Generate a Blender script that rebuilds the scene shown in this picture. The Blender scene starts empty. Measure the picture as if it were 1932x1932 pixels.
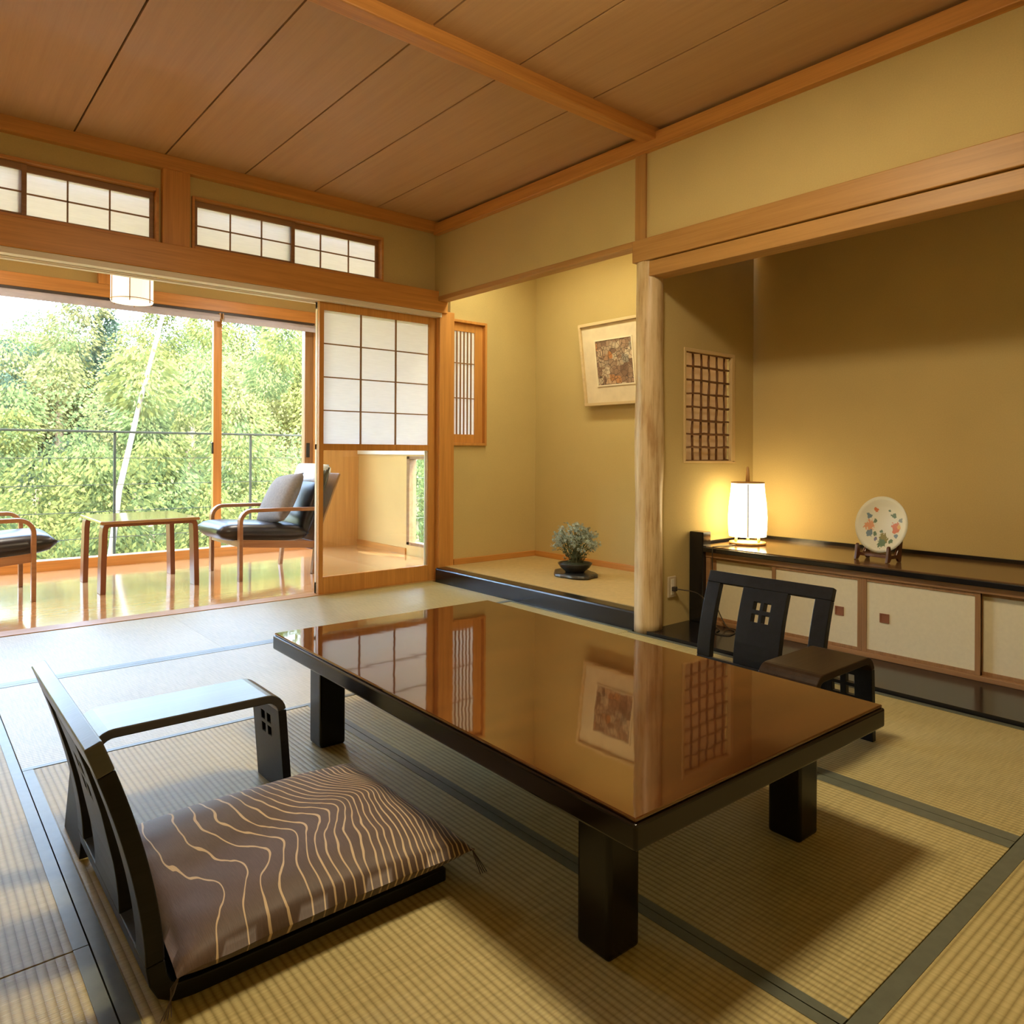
import bpy, bmesh, math, random
from mathutils import Vector, Matrix
random.seed(7)
SC = bpy.context.scene
COL = SC.collection
PI = math.pi

# ------------------------------------------------------------------ camera
F_PX, CX, CY, YAW, ROLL = 1379.0, 966.0, 854.0, 0.70, 0.005
ca, sa, cr, sr = math.cos(YAW), math.sin(YAW), math.cos(ROLL), math.sin(ROLL)
right = Vector((ca, -sa, 0)); fwd = Vector((sa, ca, 0)); up = Vector((0, 0, 1))
xr = cr * right + sr * up
yu = -sr * right + cr * up
cam_d = bpy.data.cameras.new('camera')
cam = bpy.data.objects.new('camera', cam_d); COL.objects.link(cam)
cam.matrix_world = Matrix(((xr.x, yu.x, -fwd.x, 0), (xr.y, yu.y, -fwd.y, 0), (xr.z, yu.z, -fwd.z, 1.0), (0, 0, 0, 1)))
cam_d.sensor_width = 36.0
cam_d.lens = F_PX / 1932.0 * 36.0
cam_d.shift_y = -(966.0 - CY) / 1932.0
cam_d.clip_start = 0.02; cam_d.clip_end = 400
SC.camera = cam

# ------------------------------------------------------------------ world, sun, lights, exposure
SC.view_settings.view_transform = 'Standard'
SC.view_settings.look = 'None'
SC.view_settings.exposure = 0.0
SC.view_settings.gamma = 1.0
SC.view_settings.use_curve_mapping = False
W = bpy.data.worlds.new('sky'); SC.world = W; W.use_nodes = True
wn = W.node_tree.nodes; wl = W.node_tree.links
bg = wn['Background']
sky = wn.new('ShaderNodeTexSky'); sky.sky_type = 'NISHITA'
sky.sun_disc = False; sky.sun_elevation = math.radians(48); sky.sun_rotation = math.radians(200)
sky.air_density = 0.8; sky.dust_density = 4.0; sky.ozone_density = 1.0
tint = wn.new('ShaderNodeMix'); tint.data_type = 'RGBA'; tint.blend_type = 'MULTIPLY'; tint.inputs[0].default_value = 1.0
wl.new(sky.outputs[0], tint.inputs[6]); tint.inputs[7].default_value = (1.0, 0.93, 0.84, 1)
wl.new(tint.outputs[2], bg.inputs[0]); bg.inputs[1].default_value = 7.0

def light(name, kind, loc, energy, color, size=0.1, rot=None, size_y=None, spread=None):
    d = bpy.data.lights.new(name, kind); d.energy = energy; d.color = color
    if kind == 'AREA':
        d.size = size
        if size_y: d.shape = 'RECTANGLE'; d.size_y = size_y
        if spread: d.spread = spread
    elif kind == 'POINT': d.shadow_soft_size = size
    elif kind == 'SUN': d.angle = size
    o = bpy.data.objects.new(name, d); COL.objects.link(o); o.location = loc
    if rot: o.rotation_euler = rot
    return o

sun = light('sun', 'SUN', (0, 0, 20), 15.0, (1.0, 0.93, 0.80), 0.01)
sun.rotation_euler = Vector((-0.30, 0.62, -0.72)).to_track_quat('-Z', 'Y').to_euler()
light('room_ceiling_lamp', 'AREA', (1.45, 1.50, 2.66), 52, (1.0, 0.84, 0.56), 0.45, size_y=0.45)
light('room_ceiling_glow', 'POINT', (1.45, 1.50, 2.58), 18, (1.0, 0.84, 0.56), 0.12)
light('tokonoma_downlight', 'AREA', (3.46, 3.70, 2.60), 21, (1.0, 0.94, 0.62), 0.16, size_y=1.4)

for vx in (0.4, 2.7):
    light('veranda_fill_light', 'AREA', (vx, 6.0, 2.594), 24, (1.0, 0.93, 0.82), 0.22, size_y=0.22)  # unseen area lights added to brighten the veranda

# ------------------------------------------------------------------ helpers
def s2l(c):
    return tuple(((x / 255.0) / 12.92 if x / 255.0 <= 0.04045 else ((x / 255.0 + 0.055) / 1.055) ** 2.4) for x in c)

class NT:
    def __init__(s, name):
        s.m = bpy.data.materials.new(name); s.m.use_nodes = True
        s.n = s.m.node_tree.nodes; s.l = s.m.node_tree.links
        s.b = s.n['Principled BSDF']; s.out = s.n['Material Output']
    def new(s, t, **k):
        n = s.n.new(t)
        for a, v in k.items(): setattr(n, a, v)
        return n
    def link(s, a, b): s.l.new(a, b)
    def set(s, **k):
        for a, v in k.items():
            i = s.b.inputs[a.replace('_', ' ')]
            i.default_value = (*v, 1) if isinstance(v, tuple) and len(v) == 3 and i.type == 'RGBA' else v
    def math(s, op, a, b=None, c=None):
        n = s.new('ShaderNodeMath', operation=op)
        for i, x in enumerate((a, b, c)):
            if x is None: continue
            if hasattr(x, 'links') or hasattr(x, 'is_output'): s.link(x, n.inputs[i])
            else: n.inputs[i].default_value = x
        return n.outputs[0]
    def coords(s, scale=(1, 1, 1), kind='Object', rot=(0, 0, 0)):
        t = s.new('ShaderNodeTexCoord'); mp = s.new('ShaderNodeMapping')
        s.link(t.outputs[kind], mp.inputs[0]); mp.inputs['Scale'].default_value = scale
        mp.inputs['Rotation'].default_value = rot
        return mp.outputs[0]
    def noise(s, vec, scale=5, detail=4, rough=0.55):
        n = s.new('ShaderNodeTexNoise'); s.link(vec, n.inputs['Vector'])
        n.inputs['Scale'].default_value = scale; n.inputs['Detail'].default_value = detail
        n.inputs['Roughness'].default_value = rough
        return n.outputs['Fac']
    def ramp(s, fac, stops):
        r = s.new('ShaderNodeValToRGB'); s.link(fac, r.inputs[0])
        e = r.color_ramp.elements
        while len(e) < len(stops): e.new(0.5)
        for i, (p, c) in enumerate(stops):
            e[i].position = p; e[i].color = (*c, 1)
        return r.outputs[0]
    def mix(s, fac, a, b, mode='MIX'):
        n = s.new('ShaderNodeMix', data_type='RGBA', blend_type=mode)
        for i, x in ((0, fac), (6, a), (7, b)):
            if hasattr(x, 'is_output'): s.link(x, n.inputs[i])
            elif isinstance(x, tuple): n.inputs[i].default_value = (*x, 1)
            else: n.inputs[i].default_value = x
        return n.outputs[2]
    def bump(s, h, strength=0.2, dist=0.01):
        n = s.new('ShaderNodeBump'); n.inputs['Strength'].default_value = strength
        n.inputs['Distance'].default_value = dist
        s.link(h, n.inputs['Height']); s.link(n.outputs[0], s.b.inputs['Normal'])

def plain(name, c, rough=0.6, spec=0.5, metal=0.0, var=0.08, scale=8.0, **k):
    t = NT(name); v = t.coords()
    f = t.noise(v, scale, 4)
    c2 = tuple(max(0, x * (1 - var)) for x in c); c1 = tuple(min(1, x * (1 + var)) for x in c)
    t.link(t.ramp(f, [(0.3, c2), (0.7, c1)]), t.b.inputs['Base Color'])
    t.set(Roughness=rough, Metallic=metal)
    t.b.inputs['Specular IOR Level'].default_value = spec
    for a, b in k.items(): t.b.inputs[a.replace('_', ' ')].default_value = b
    return t.m

def wood(name, c, axis='x', rough=0.45, var=0.22, scale=1.0, spec=0.4, coat=0.0, fine=True):
    t = NT(name)
    st = {'x': (0.6, 14, 14), 'y': (14, 0.6, 14), 'z': (14, 14, 0.6)}[axis]
    v = t.coords(tuple(q * scale for q in st))
    f = t.noise(v, 2.2, 6, 0.6)
    st2 = {'x': (2, 90, 90), 'y': (90, 2, 90), 'z': (90, 90, 2)}[axis]
    g = t.noise(t.coords(tuple(q * scale for q in st2)), 2.0, 2, 0.5)
    h = t.math('ADD', t.math('MULTIPLY', f, 0.7), t.math('MULTIPLY', g, 0.3))
    c1 = tuple(x * (1 - var * w_) for x, w_ in zip(c, (0.9, 1.2, 1.4))); c2 = tuple(min(1, x * (1 + var)) for x in c)
    t.link(t.ramp(h, [(0.36, c1), (0.5, c), (0.66, c2)]), t.b.inputs['Base Color'])
    t.set(Roughness=rough); t.b.inputs['Specular IOR Level'].default_value = spec
    t.b.inputs['Coat Weight'].default_value = coat; t.b.inputs['Coat Roughness'].default_value = 0.08
    if fine: t.bump(g, 0.08, 0.002)
    return t.m

class MB:
    def __init__(s): s.v = []; s.f = []
    def quad(s, *p):
        i = len(s.v); s.v += [tuple(q) for q in p]; s.f.append(tuple(range(i, i + len(p))))
        return s
    def box(s, x0, x1, y0, y1, z0, z1):
        i = len(s.v)
        s.v += [(x, y, z) for z in (z0, z1) for y in (y0, y1) for x in (x0, x1)]
        s.f += [tuple(i + k for k in q) for q in ((0, 2, 3, 1), (4, 5, 7, 6), (0, 1, 5, 4), (2, 6, 7, 3), (0, 4, 6, 2), (1, 3, 7, 5))]
        return s
    def obox(s, c, ax, ay, az):
        i = len(s.v); c = Vector(c); ax, ay, az = Vector(ax), Vector(ay), Vector(az)
        s.v += [tuple(c + a * ax + b * ay + d * az) for d in (-1, 1) for b in (-1, 1) for a in (-1, 1)]
        s.f += [tuple(i + k for k in q) for q in ((0, 2, 3, 1), (4, 5, 7, 6), (0, 1, 5, 4), (2, 6, 7, 3), (0, 4, 6, 2), (1, 3, 7, 5))]
        return s
    def grid(s, us, vs, on, mp):
        """curved plate: on(i,j) says whether cell exists, mp(u,v,side) gives a point for side 0/1"""
        ids = {}
        def P(i, j, k):
            q = (i, j, k)
            if q not in ids:
                ids[q] = len(s.v); s.v.append(tuple(mp(us[i], vs[j], k)))
            return ids[q]
        n, m = len(us) - 1, len(vs) - 1
        A = lambda i, j: 0 <= i < n and 0 <= j < m and on(i, j)
        for i in range(n):
            for j in range(m):
                if not A(i, j): continue
                s.f.append((P(i, j, 1), P(i + 1, j, 1), P(i + 1, j + 1, 1), P(i, j + 1, 1)))
                s.f.append((P(i, j, 0), P(i, j + 1, 0), P(i + 1, j + 1, 0), P(i + 1, j, 0)))
                if not A(i - 1, j): s.f.append((P(i, j, 0), P(i, j, 1), P(i, j + 1, 1), P(i, j + 1, 0)))
                if not A(i + 1, j): s.f.append((P(i + 1, j, 0), P(i + 1, j + 1, 0), P(i + 1, j + 1, 1), P(i + 1, j, 1)))
                if not A(i, j - 1): s.f.append((P(i, j, 0), P(i + 1, j, 0), P(i + 1, j, 1), P(i, j, 1)))
                if not A(i, j + 1): s.f.append((P(i, j + 1, 0), P(i, j + 1, 1), P(i + 1, j + 1, 1), P(i + 1, j + 1, 0)))
        return s
    def tube(s, path, r, n=8, caps=True, sec=None):
        path = [Vector(p) for p in path]; R = r if isinstance(r, (list, tuple)) else [r] * len(path)
        prev = None; rings = []
        for k, p in enumerate(path):
            t = (path[min(k + 1, len(path) - 1)] - path[max(k - 1, 0)]).normalized()
            if prev is None:
                a = Vector((0, 0, 1)) if abs(t.z) < 0.9 else Vector((1, 0, 0))
                u = t.cross(a).normalized()
            else:
                u = (prev - t * prev.dot(t)).normalized()
            prev = u; w = t.cross(u)
            i = len(s.v)
            for q in range(n):
                a = 2 * PI * q / n
                s.v.append(tuple(p + (u * math.cos(a) + w * math.sin(a)) * R[k]))
            rings.append(i)
        for a, b in zip(rings, rings[1:]):
            for q in range(n): s.f.append((a + q, a + (q + 1) % n, b + (q + 1) % n, b + q))
        if caps:
            s.f.append(tuple(rings[0] + q for q in reversed(range(n)))); s.f.append(tuple(rings[-1] + q for q in range(n)))
        return s
    def lathe(s, prof, c=(0, 0, 0), n=32, wob=None):
        i0 = len(s.v)
        for (r, z) in prof:
            for q in range(n):
                a = 2 * PI * q / n; rr = r * (wob(a, z) if wob else 1)
                s.v.append((c[0] + rr * math.cos(a), c[1] + rr * math.sin(a), c[2] + z))
        for k in range(len(prof) - 1):
            for q in range(n):
                a = i0 + k * n; b = a + n
                s.f.append((a + q, a + (q + 1) % n, b + (q + 1) % n, b + q))
        if prof[0][0] > 1e-5: s.f.append(tuple(i0 + q for q in reversed(range(n))))
        if prof[-1][0] > 1e-5: s.f.append(tuple(i0 + (len(prof) - 1) * n + q for q in range(n)))
        return s
    def plate(s, path, t, c0, c1, mp, taper=None):
        """bent plate: path of (a,b) points, thickness t, extruded from c0 to c1; mp(a,b,c)->xyz"""
        n = len(path); nor = []
        for k in range(n):
            a = Vector(path[max(k - 1, 0)]); b = Vector(path[min(k + 1, n - 1)]); d = (b - a).normalized()
            nor.append(Vector((-d.y, d.x)))
        def M(u, c, side):
            k = int(round(u)); p = Vector(path[k]) + nor[k] * (t * (side - 0.5))
            return mp(p.x, p.y, c)
        s.grid(list(range(n)), [c0, c1], lambda i, j: True, M)
        return s
    def build(s, name, m, parent=None, bevel=0.0, smooth=False, seg=2, sub=0):
        me = bpy.data.meshes.new(name); me.from_pydata(s.v, [], s.f)
        bm = bmesh.new(); bm.from_mesh(me)
        bmesh.ops.remove_doubles(bm, verts=bm.verts, dist=1e-5)
        bmesh.ops.recalc_face_normals(bm, faces=bm.faces)
        bm.to_mesh(me); bm.free()
        if smooth:
            for p in me.polygons: p.use_smooth = True
        me.materials.append(m)
        o = bpy.data.objects.new(name, me); COL.objects.link(o)
        if parent: o.parent = parent
        if bevel:
            b = o.modifiers.new('bevel', 'BEVEL'); b.width = bevel; b.segments = seg; b.limit_method = 'ANGLE'; b.angle_limit = 0.6
        if sub:
            q = o.modifiers.new('sub', 'SUBSURF'); q.levels = sub; q.render_levels = sub
        return o

def tag(o, label=None, cat=None, group=None, kind=None):
    if label: o['label'] = label
    if cat: o['category'] = cat
    if group: o['group'] = group
    if kind: o['kind'] = kind
    return o
def struct(o, label, cat): return tag(o, label, cat, kind='structure')
def thing(name, label, cat, loc=(0, 0, 0), rz=0.0, group=None, kind=None):
    o = bpy.data.objects.new(name, None); COL.objects.link(o); o.location = loc; o.rotation_euler = (0, 0, rz)
    o.empty_display_size = 0.1
    return tag(o, label, cat, group, kind)
def copy_tree(o, parent=None):
    c = o.copy(); COL.objects.link(c)
    if parent: c.parent = parent
    for ch in list(o.children): copy_tree(ch, c)
    return c
def arc(cx, cy, r, a0, a1, n=6):
    return [(cx + r * math.cos(math.radians(a0 + (a1 - a0) * k / n)), cy + r * math.sin(math.radians(a0 + (a1 - a0) * k / n))) for k in range(n + 1)]

# ------------------------------------------------------------------ materials
M = {}
ORANGE = (0.56, 0.25, 0.060)
for ax in 'xyz': M['cedar_' + ax] = wood('cedar_wood_' + ax, ORANGE, ax, 0.42, 0.16)
for ax in 'xyz': M['hinoki_' + ax] = wood('pale_cypress_' + ax, (0.43, 0.225, 0.068), ax, 0.45, 0.14)
for ax in 'xyz': M['brown_' + ax] = wood('brown_wood_' + ax, (0.30, 0.16, 0.07), ax, 0.4, 0.2)
M['ceil'] = wood('ceiling_board_wood', (0.51, 0.305, 0.150), 'y', 0.5, 0.06, 1.0, 0.3)
M['ceil_back'] = plain('ceiling_joint_dark', (0.10, 0.05, 0.02), 0.8)
def plaster(name, c, bs=0.15):
    t = NT(name); v = t.coords(); f = t.noise(v, 160, 3, 0.6); g = t.noise(v, 2.0, 3)
    h = t.math('ADD', t.math('MULTIPLY', f, 0.5), t.math('MULTIPLY', g, 0.5))
    t.link(t.ramp(h, [(0.35, tuple(x * 0.93 for x in c)), (0.65, tuple(x * 1.05 for x in c))]), t.b.inputs['Base Color'])
    t.set(Roughness=0.9); t.b.inputs['Specular IOR Level'].default_value = 0.15; t.bump(f, bs, 0.002)
    return t.m
M['plaster'] = plaster('sand_plaster', (0.56, 0.428, 0.187))
M['black_lacquer'] = plain('black_lacquer', (0.010, 0.009, 0.010), 0.16, 0.5, var=0.1)
M['black_leg'] = plain('dull_black_lacquer', (0.006, 0.005, 0.005), 0.24, 0.32, var=0.1)
M['black_wood'] = wood('black_stained_wood', (0.010, 0.010, 0.011), 'x', 0.36, 0.3, spec=0.22)

def tatami(name, axis):
    t = NT(name)
    tc = t.new('ShaderNodeTexCoord'); sp = t.new('ShaderNodeSeparateXYZ'); t.link(tc.outputs['Object'], sp.inputs[0])
    a, b = (sp.outputs[0], sp.outputs[1]) if axis == 'y' else (sp.outputs[1], sp.outputs[0])
    rib = t.math('SINE', t.math('MULTIPLY', a, 2 * PI / 0.0165))
    rib01 = t.math('ADD', t.math('MULTIPLY', rib, 0.5), 0.5)
    groove = t.math('POWER', rib01, 0.45)
    cross = t.math('ADD', t.math('MULTIPLY', t.math('SINE', t.math('MULTIPLY', b, 2 * PI / 0.006)), 0.5), 0.5)
    v = t.coords((60, 4, 1) if axis == 'x' else (4, 60, 1)); f = t.noise(v, 3, 4)
    g = t.noise(t.coords(), 1.6, 3)
    base = t.ramp(t.math('ADD', t.math('MULTIPLY', f, 0.6), t.math('MULTIPLY', g, 0.4)),
                  [(0.35, (0.365, 0.305, 0.135)), (0.5, (0.45, 0.375, 0.172)), (0.65, (0.52, 0.435, 0.21))])
    col = t.mix(groove, t.mix(1.0, base, (0.55, 0.52, 0.42), 'MULTIPLY'), base)
    t.link(col, t.b.inputs['Base Color'])
    h = t.math('ADD', groove, t.math('MULTIPLY', cross, 0.25))
    t.bump(h, 0.45 if axis == 'y' else 0.25, 0.0015)
    t.set(Roughness=0.46 if axis == 'y' else 0.40); t.b.inputs['Specular IOR Level'].default_value = 0.32 if axis == 'y' else 0.62
    return t.m
M['tatami_x'] = tatami('woven_rush_x', 'x'); M['tatami_y'] = tatami('woven_rush_y', 'y')
M['heri'] = plain('grey_green_cloth_border', (0.105, 0.115, 0.085), 0.38, 0.5, var=0.12, scale=40)
M['toko_mat'] = plain('fine_rush_surface', (0.52, 0.37, 0.16), 0.5, 0.4, var=0.08, scale=30)

def paper(name, c=(0.80, 0.78, 0.72), tr=0.6):
    t = NT(name); v = t.coords((3, 3, 40)); f = t.noise(v, 4, 3)
    col = t.ramp(f, [(0.3, tuple(x * 0.94 for x in c)), (0.7, c)])
    d = t.new('ShaderNodeBsdfDiffuse'); r = t.new('ShaderNodeBsdfTranslucent'); mx = t.new('ShaderNodeMixShader')
    t.link(col, d.inputs[0]); t.link(col, r.inputs[0]); mx.inputs[0].default_value = tr
    t.link(d.outputs[0], mx.inputs[1]); t.link(r.outputs[0], mx.inputs[2]); t.link(mx.outputs[0], t.out.inputs[0])
    return t.m
M['paper'] = paper('shoji_paper', (0.90, 0.91, 0.94), 0.66)
M['paper_thin'] = paper('thin_transom_paper', (0.95, 0.96, 0.97), 0.85)
M['paper_warm'] = paper('lattice_paper', (0.86, 0.70, 0.52), 0.5)
def glass(name, tint=(0.97, 0.99, 0.98), f=1.45):
    t = NT(name); tr = t.new('ShaderNodeBsdfTransparent'); g = t.new('ShaderNodeBsdfGlossy'); lw = t.new('ShaderNodeLayerWeight'); mx = t.new('ShaderNodeMixShader')
    tr.inputs[0].default_value = (*tint, 1); g.inputs['Roughness'].default_value = 0.0; fr = t.math('MULTIPLY_ADD', t.math('POWER', lw.outputs['Facing'], 5.0), 0.92, 0.04)
    nz = t.noise(t.coords(), 0.7, 1); bp = t.new('ShaderNodeBump'); bp.inputs['Strength'].default_value = 0.02
    t.link(nz, bp.inputs['Height']); t.link(bp.outputs[0], g.inputs['Normal'])
    t.link(fr, mx.inputs[0]); t.link(tr.outputs[0], mx.inputs[1]); t.link(g.outputs[0], mx.inputs[2]); t.link(mx.outputs[0], t.out.inputs[0])
    return t.m
M['glass'] = glass('window_glass')
def glow(name, c, e, base=(0.85, 0.8, 0.7), streak=False):
    t = NT(name); f = t.noise(t.coords(), 6, 2)
    t.link(t.ramp(f, [(0.3, tuple(x * 0.95 for x in c)), (0.7, c)]), t.b.inputs['Emission Color'])
    t.b.inputs['Emission Strength'].default_value = e; t.set(Base_Color=base, Roughness=0.7)
    return t.m
M['lamp_shade'] = glow('lit_paper_shade', (1.0, 0.80, 0.43), 8.6)
M['pendant_shade'] = glow('lit_pendant_paper', (1.0, 0.87, 0.66), 1.05)

# ------------------------------------------------------------------ structure: floors
M['plank'] = wood('polished_floor_wood', (0.60, 0.33, 0.14), 'x', 0.09, 0.12, 0.8, 0.6, 0.6)
fl = MB().box(-1.1, 3.95, 4.87, 7.30, -0.06, -0.01)
struct(fl.build('floor', M['plank']), 'polished wooden floor of the veranda by the window', 'floor')
struct(MB().box(-0.84, 4.35, -0.65, 4.80, -0.12, -0.056).build('floor', M['brown_x']), 'boards under the straw mats', 'floor')
struct(MB().box(3.285, 4.30, 2.66, 4.76, -0.056, 0.110).build('floor', M['toko_mat']), 'raised straw coloured floor of the display alcove', 'floor')
struct(MB().box(3.17, 4.25, -0.55, 2.62, -0.055, 0.018).build('floor', M['black_lacquer']), 'glossy black floor board under the low cabinet', 'floor')

def tatami_mat(x0, x1, y0, y1, axis, borders, label):
    cx, cy = (x0 + x1) / 2, (y0 + y1) / 2
    r = thing('tatami_mat', label, 'mat', (cx, cy, -0.055), 0, 'tatami mats covering the floor')
    g = 0.0004 if y1 > 4.7 else 0.0015; hx, hy = (x1 - x0) / 2 - g, (y1 - y0) / 2 - g
    MB().box(-hx, hx, -hy, hy, 0, 0.055).build('rush_surface', M['tatami_' + axis], r, 0.0 if y1 > 4.7 else 0.0015)
    for side, w in borders.items():
        if side == 'l': b = (-hx, -hx + w, -hy, hy)
        elif side == 'r': b = (hx - w, hx, -hy, hy)
        elif side == 'n': b = (-hx, hx, -hy, -hy + w)
        else: b = (-hx, hx, hy - w, hy)
        MB().box(*b, 0.050, 0.0562).build('cloth_border', M['heri'], r)
    return r
tatami_mat(-0.70, 1.275, 3.755, 4.74, 'x', {'n': 0.042}, 'far straw mat washed white by daylight, left, along the veranda')
tatami_mat(1.275, 3.185, 3.755, 4.74, 'x', {'n': 0.042}, 'far straw mat in front of the shoji screen and black alcove step')
tatami_mat(0.302, 2.213, 2.715, 3.755, 'x', {'f': 0.030, 'n': 0.022}, 'long daylit straw mat between near arm rest and far table end')
tatami_mat(2.213, 3.185, 2.715, 3.755, 'y', {'l': 0.04, 'r': 0.03}, 'straw mat along the black alcove step by the log pillar')
tatami_mat(0.302, 1.268, 0.602, 2.715, 'y', {'l': 0.028, 'r': 0.026}, 'straw mat under the near floor chair')
tatami_mat(1.268, 2.213, 0.602, 2.715, 'y', {'l': 0.022, 'r': 0.042}, 'straw mat under the low table')
tatami_mat(2.213, 3.165, 0.602, 2.715, 'y', {'l': 0.042, 'r': 0.03}, 'straw mat under the far floor chair before the cabinet')
tatami_mat(-0.70, 0.302, 1.678, 3.755, 'y', {'r': 0.027}, 'straw mat at the left edge, beyond the seam')
tatami_mat(-0.70, 0.302, -0.50, 1.678, 'y', {'r': 0.027}, 'straw mat in the bottom left corner, nearest the viewer')
tatami_mat(0.302, 1.268, -0.50, 0.602, 'x', {'f': 0.036}, 'straw mat in the foreground below the near floor chair')
tatami_mat(1.268, 3.165, -0.50, 0.602, 'x', {'f': 0.036}, 'straw mat in the bottom right corner with a broad dark border')

# ------------------------------------------------------------------ structure: ceiling
cb = MB()
xs = [-0.80, -0.205, 0.272, 0.75, 1.225, 1.70, 2.175, 2.66, 3.30]
for a, b in zip(xs, xs[1:]):
    for y0, y1 in ((-0.6, 2.56), (2.62, 4.80)): cb.box(a + 0.0045, b - 0.0045, y0, y1, 2.775, 2.79)
struct(cb.build('ceiling', M['ceil']), 'cedar board ceiling of the straw mat room', 'ceiling')
struct(MB().box(-0.85, 3.35, -0.65, 4.86, 2.791, 2.86).build('ceiling', M['ceil_back']), 'dark gap above the ceiling boards', 'ceiling')
struct(MB().box(-0.8, 3.22, 2.545, 2.635, 2.715, 2.79).build('trim_1', M['cedar_x'], bevel=0.006), 'orange wooden beam crossing the ceiling', 'beam')
struct(MB().box(-1.2, 4.0, 4.87, 7.40, 2.60, 2.66).build('ceiling', wood('pale_veranda_ceiling', (0.72, 0.60, 0.42), 'x', 0.5, 0.06)), 'ceiling over the veranda', 'ceiling')
struct(MB().box(3.27, 4.35, 2.62, 4.80, 2.66, 2.72).build('ceiling', M['ceil']), 'ceiling of the display alcove', 'ceiling')
struct(MB().box(3.27, 4.30, -0.60, 2.60, 2.40, 2.46).build('ceiling', M['ceil']), 'ceiling of the cabinet alcove', 'ceiling')

# ------------------------------------------------------------------ structure: walls
P = M['plaster']
# back wall above the opening, with holes for the two transoms
wb = MB()
TZ0, TZ1 = 2.252, 2.575
wb.box(-0.80, -0.13, 4.74, 4.80, 2.05, 2.80); wb.box(1.20, 1.39, 4.74, 4.80, 2.05, 2.80); wb.box(2.735, 3.30, 4.74, 4.80, 2.05, 2.80)
wb.box(-0.13, 1.20, 4.74, 4.80, TZ1, 2.80); wb.box(1.39, 2.735, 4.74, 4.80, TZ1, 2.80)
wb.box(-0.13, 1.20, 4.74, 4.80, 2.075, TZ0); wb.box(1.39, 2.735, 4.74, 4.80, 2.075, TZ0)
struct(wb.build('wall_back', P), 'sand plaster wall above the veranda opening', 'wall')
wr = MB()
wr.box(3.20, 3.27, 2.60, 4.76, 2.20, 2.78); wr.box(3.20, 3.27, -0.6, 2.60, 2.06, 2.78)
struct(wr.build('wall_right', P), 'sand plaster wall band above the alcoves', 'wall')
# alcove walls
wa = MB(); wa.box(4.25, 4.35, -0.6, 4.80, -0.1, 2.80)
struct(wa.build('wall_alcove_back', P), 'sand plaster back wall of both alcoves', 'wall')
SX0, SX1, SZ0, SZ1 = 3.30, 3.695, 1.055, 2.055
ws = MB(); ws.box(3.34, 4.30, 4.73, 4.80, -0.1, SZ0); ws.box(3.34, 4.30, 4.73, 4.80, SZ1, 2.70); ws.box(SX1, 4.30, 4.73, 4.80, SZ0, SZ1)
struct(ws.build('wall_alcove_side', P), 'sand plaster side wall of the display alcove', 'wall')
LX0, LX1, LZ0, LZ1 = 3.515, 4.035, 0.945, 1.622
wp = MB(); wp.box(3.25, 4.26, 2.62, 2.68, 0.0, LZ0); wp.box(3.25, 4.26, 2.62, 2.68, LZ1, 2.70); wp.box(3.25, LX0, 2.62, 2.68, LZ0, LZ1); wp.box(LX1, 4.26, 2.62, 2.68, LZ0, LZ1)
struct(wp.build('wall_partition', P), 'sand plaster wall between the two alcoves', 'wall')
# out of frame room shell
struct(MB().box(-0.84, -0.74, -0.6, 4.84, -0.1, 2.80).build('wall_left', P), 'sand plaster wall left of the viewer', 'wall')
struct(MB().box(-0.84, 4.35, -0.65, -0.55, -0.1, 2.80).build('wall_front', P), 'sand plaster wall behind the viewer', 'wall')
# veranda walls
wv = MB()
wv.box(-1.15, -0.90, 7.20, 7.32, -0.06, 2.66); wv.box(-0.90, 3.90, 7.22, 7.32, 2.45, 2.66)
struct(wv.build('wall_veranda', P), 'plaster band above the veranda window', 'wall')
struct(MB().box(3.335, 3.90, 7.18, 7.30, -0.06, 2.45).build('wall_veranda_panel', wood('veranda_panel_wood', (0.60, 0.32, 0.11), 'z', 0.35, 0.14)), 'orange wooden panel wall at the veranda end seen through shoji glass', 'wall')
we = MB(); ew0, ew1, ez0, ez1 = 5.05, 6.20, 0.085, 0.96
we.box(3.86, 3.96, 6.20, 7.30, -0.06, 2.66); we.box(3.86, 3.96, 4.80, ew0, -0.06, 2.66); we.box(3.86, 3.96, ew0, ew1, ez1, 2.66); we.box(3.86, 3.96, ew0, ew1, -0.06, ez0)
struct(we.build('wall_veranda_end', plaster('veranda_end_plaster', (0.66, 0.46, 0.20))), 'warm plaster end wall of the veranda', 'wall')
struct(MB().box(-1.20, -1.10, 4.80, 7.30, -0.06, 2.66).build('wall_veranda_left', P), 'left end wall of the veranda out of frame', 'wall')
struct(MB().box(3.845, 3.87, 5.0, 7.18, 0.975, 1.03).build('trim_2', plain('white_paint', (0.85, 0.84, 0.80), 0.5)), 'white rail on the veranda end wall', 'trim')
struct(MB().box(3.845, 3.862, 6.20, 7.18, -0.01, 0.05).build('baseboard_veranda', M['cedar_y']), 'baseboard of the veranda end wall', 'baseboard')

# ------------------------------------------------------------------ structure: trims
n_trim = [2]
def trim(mb, mat, label, cat='trim', bevel=0.004, smooth=False):
    n_trim[0] += 1
    return struct(mb.build('trim_%d' % n_trim[0], mat, bevel=bevel, smooth=smooth), label, cat)
# ceiling mouldings
trim(MB().box(-0.8, 3.21, 4.685, 4.745, 2.695, 2.776), M['cedar_x'], 'orange ceiling moulding over the transom windows', 'moulding')
trim(MB().box(3.155, 3.205, -0.55, 4.70, 2.672, 2.755), M['cedar_y'], 'orange ceiling moulding on the right wall', 'moulding')
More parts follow.
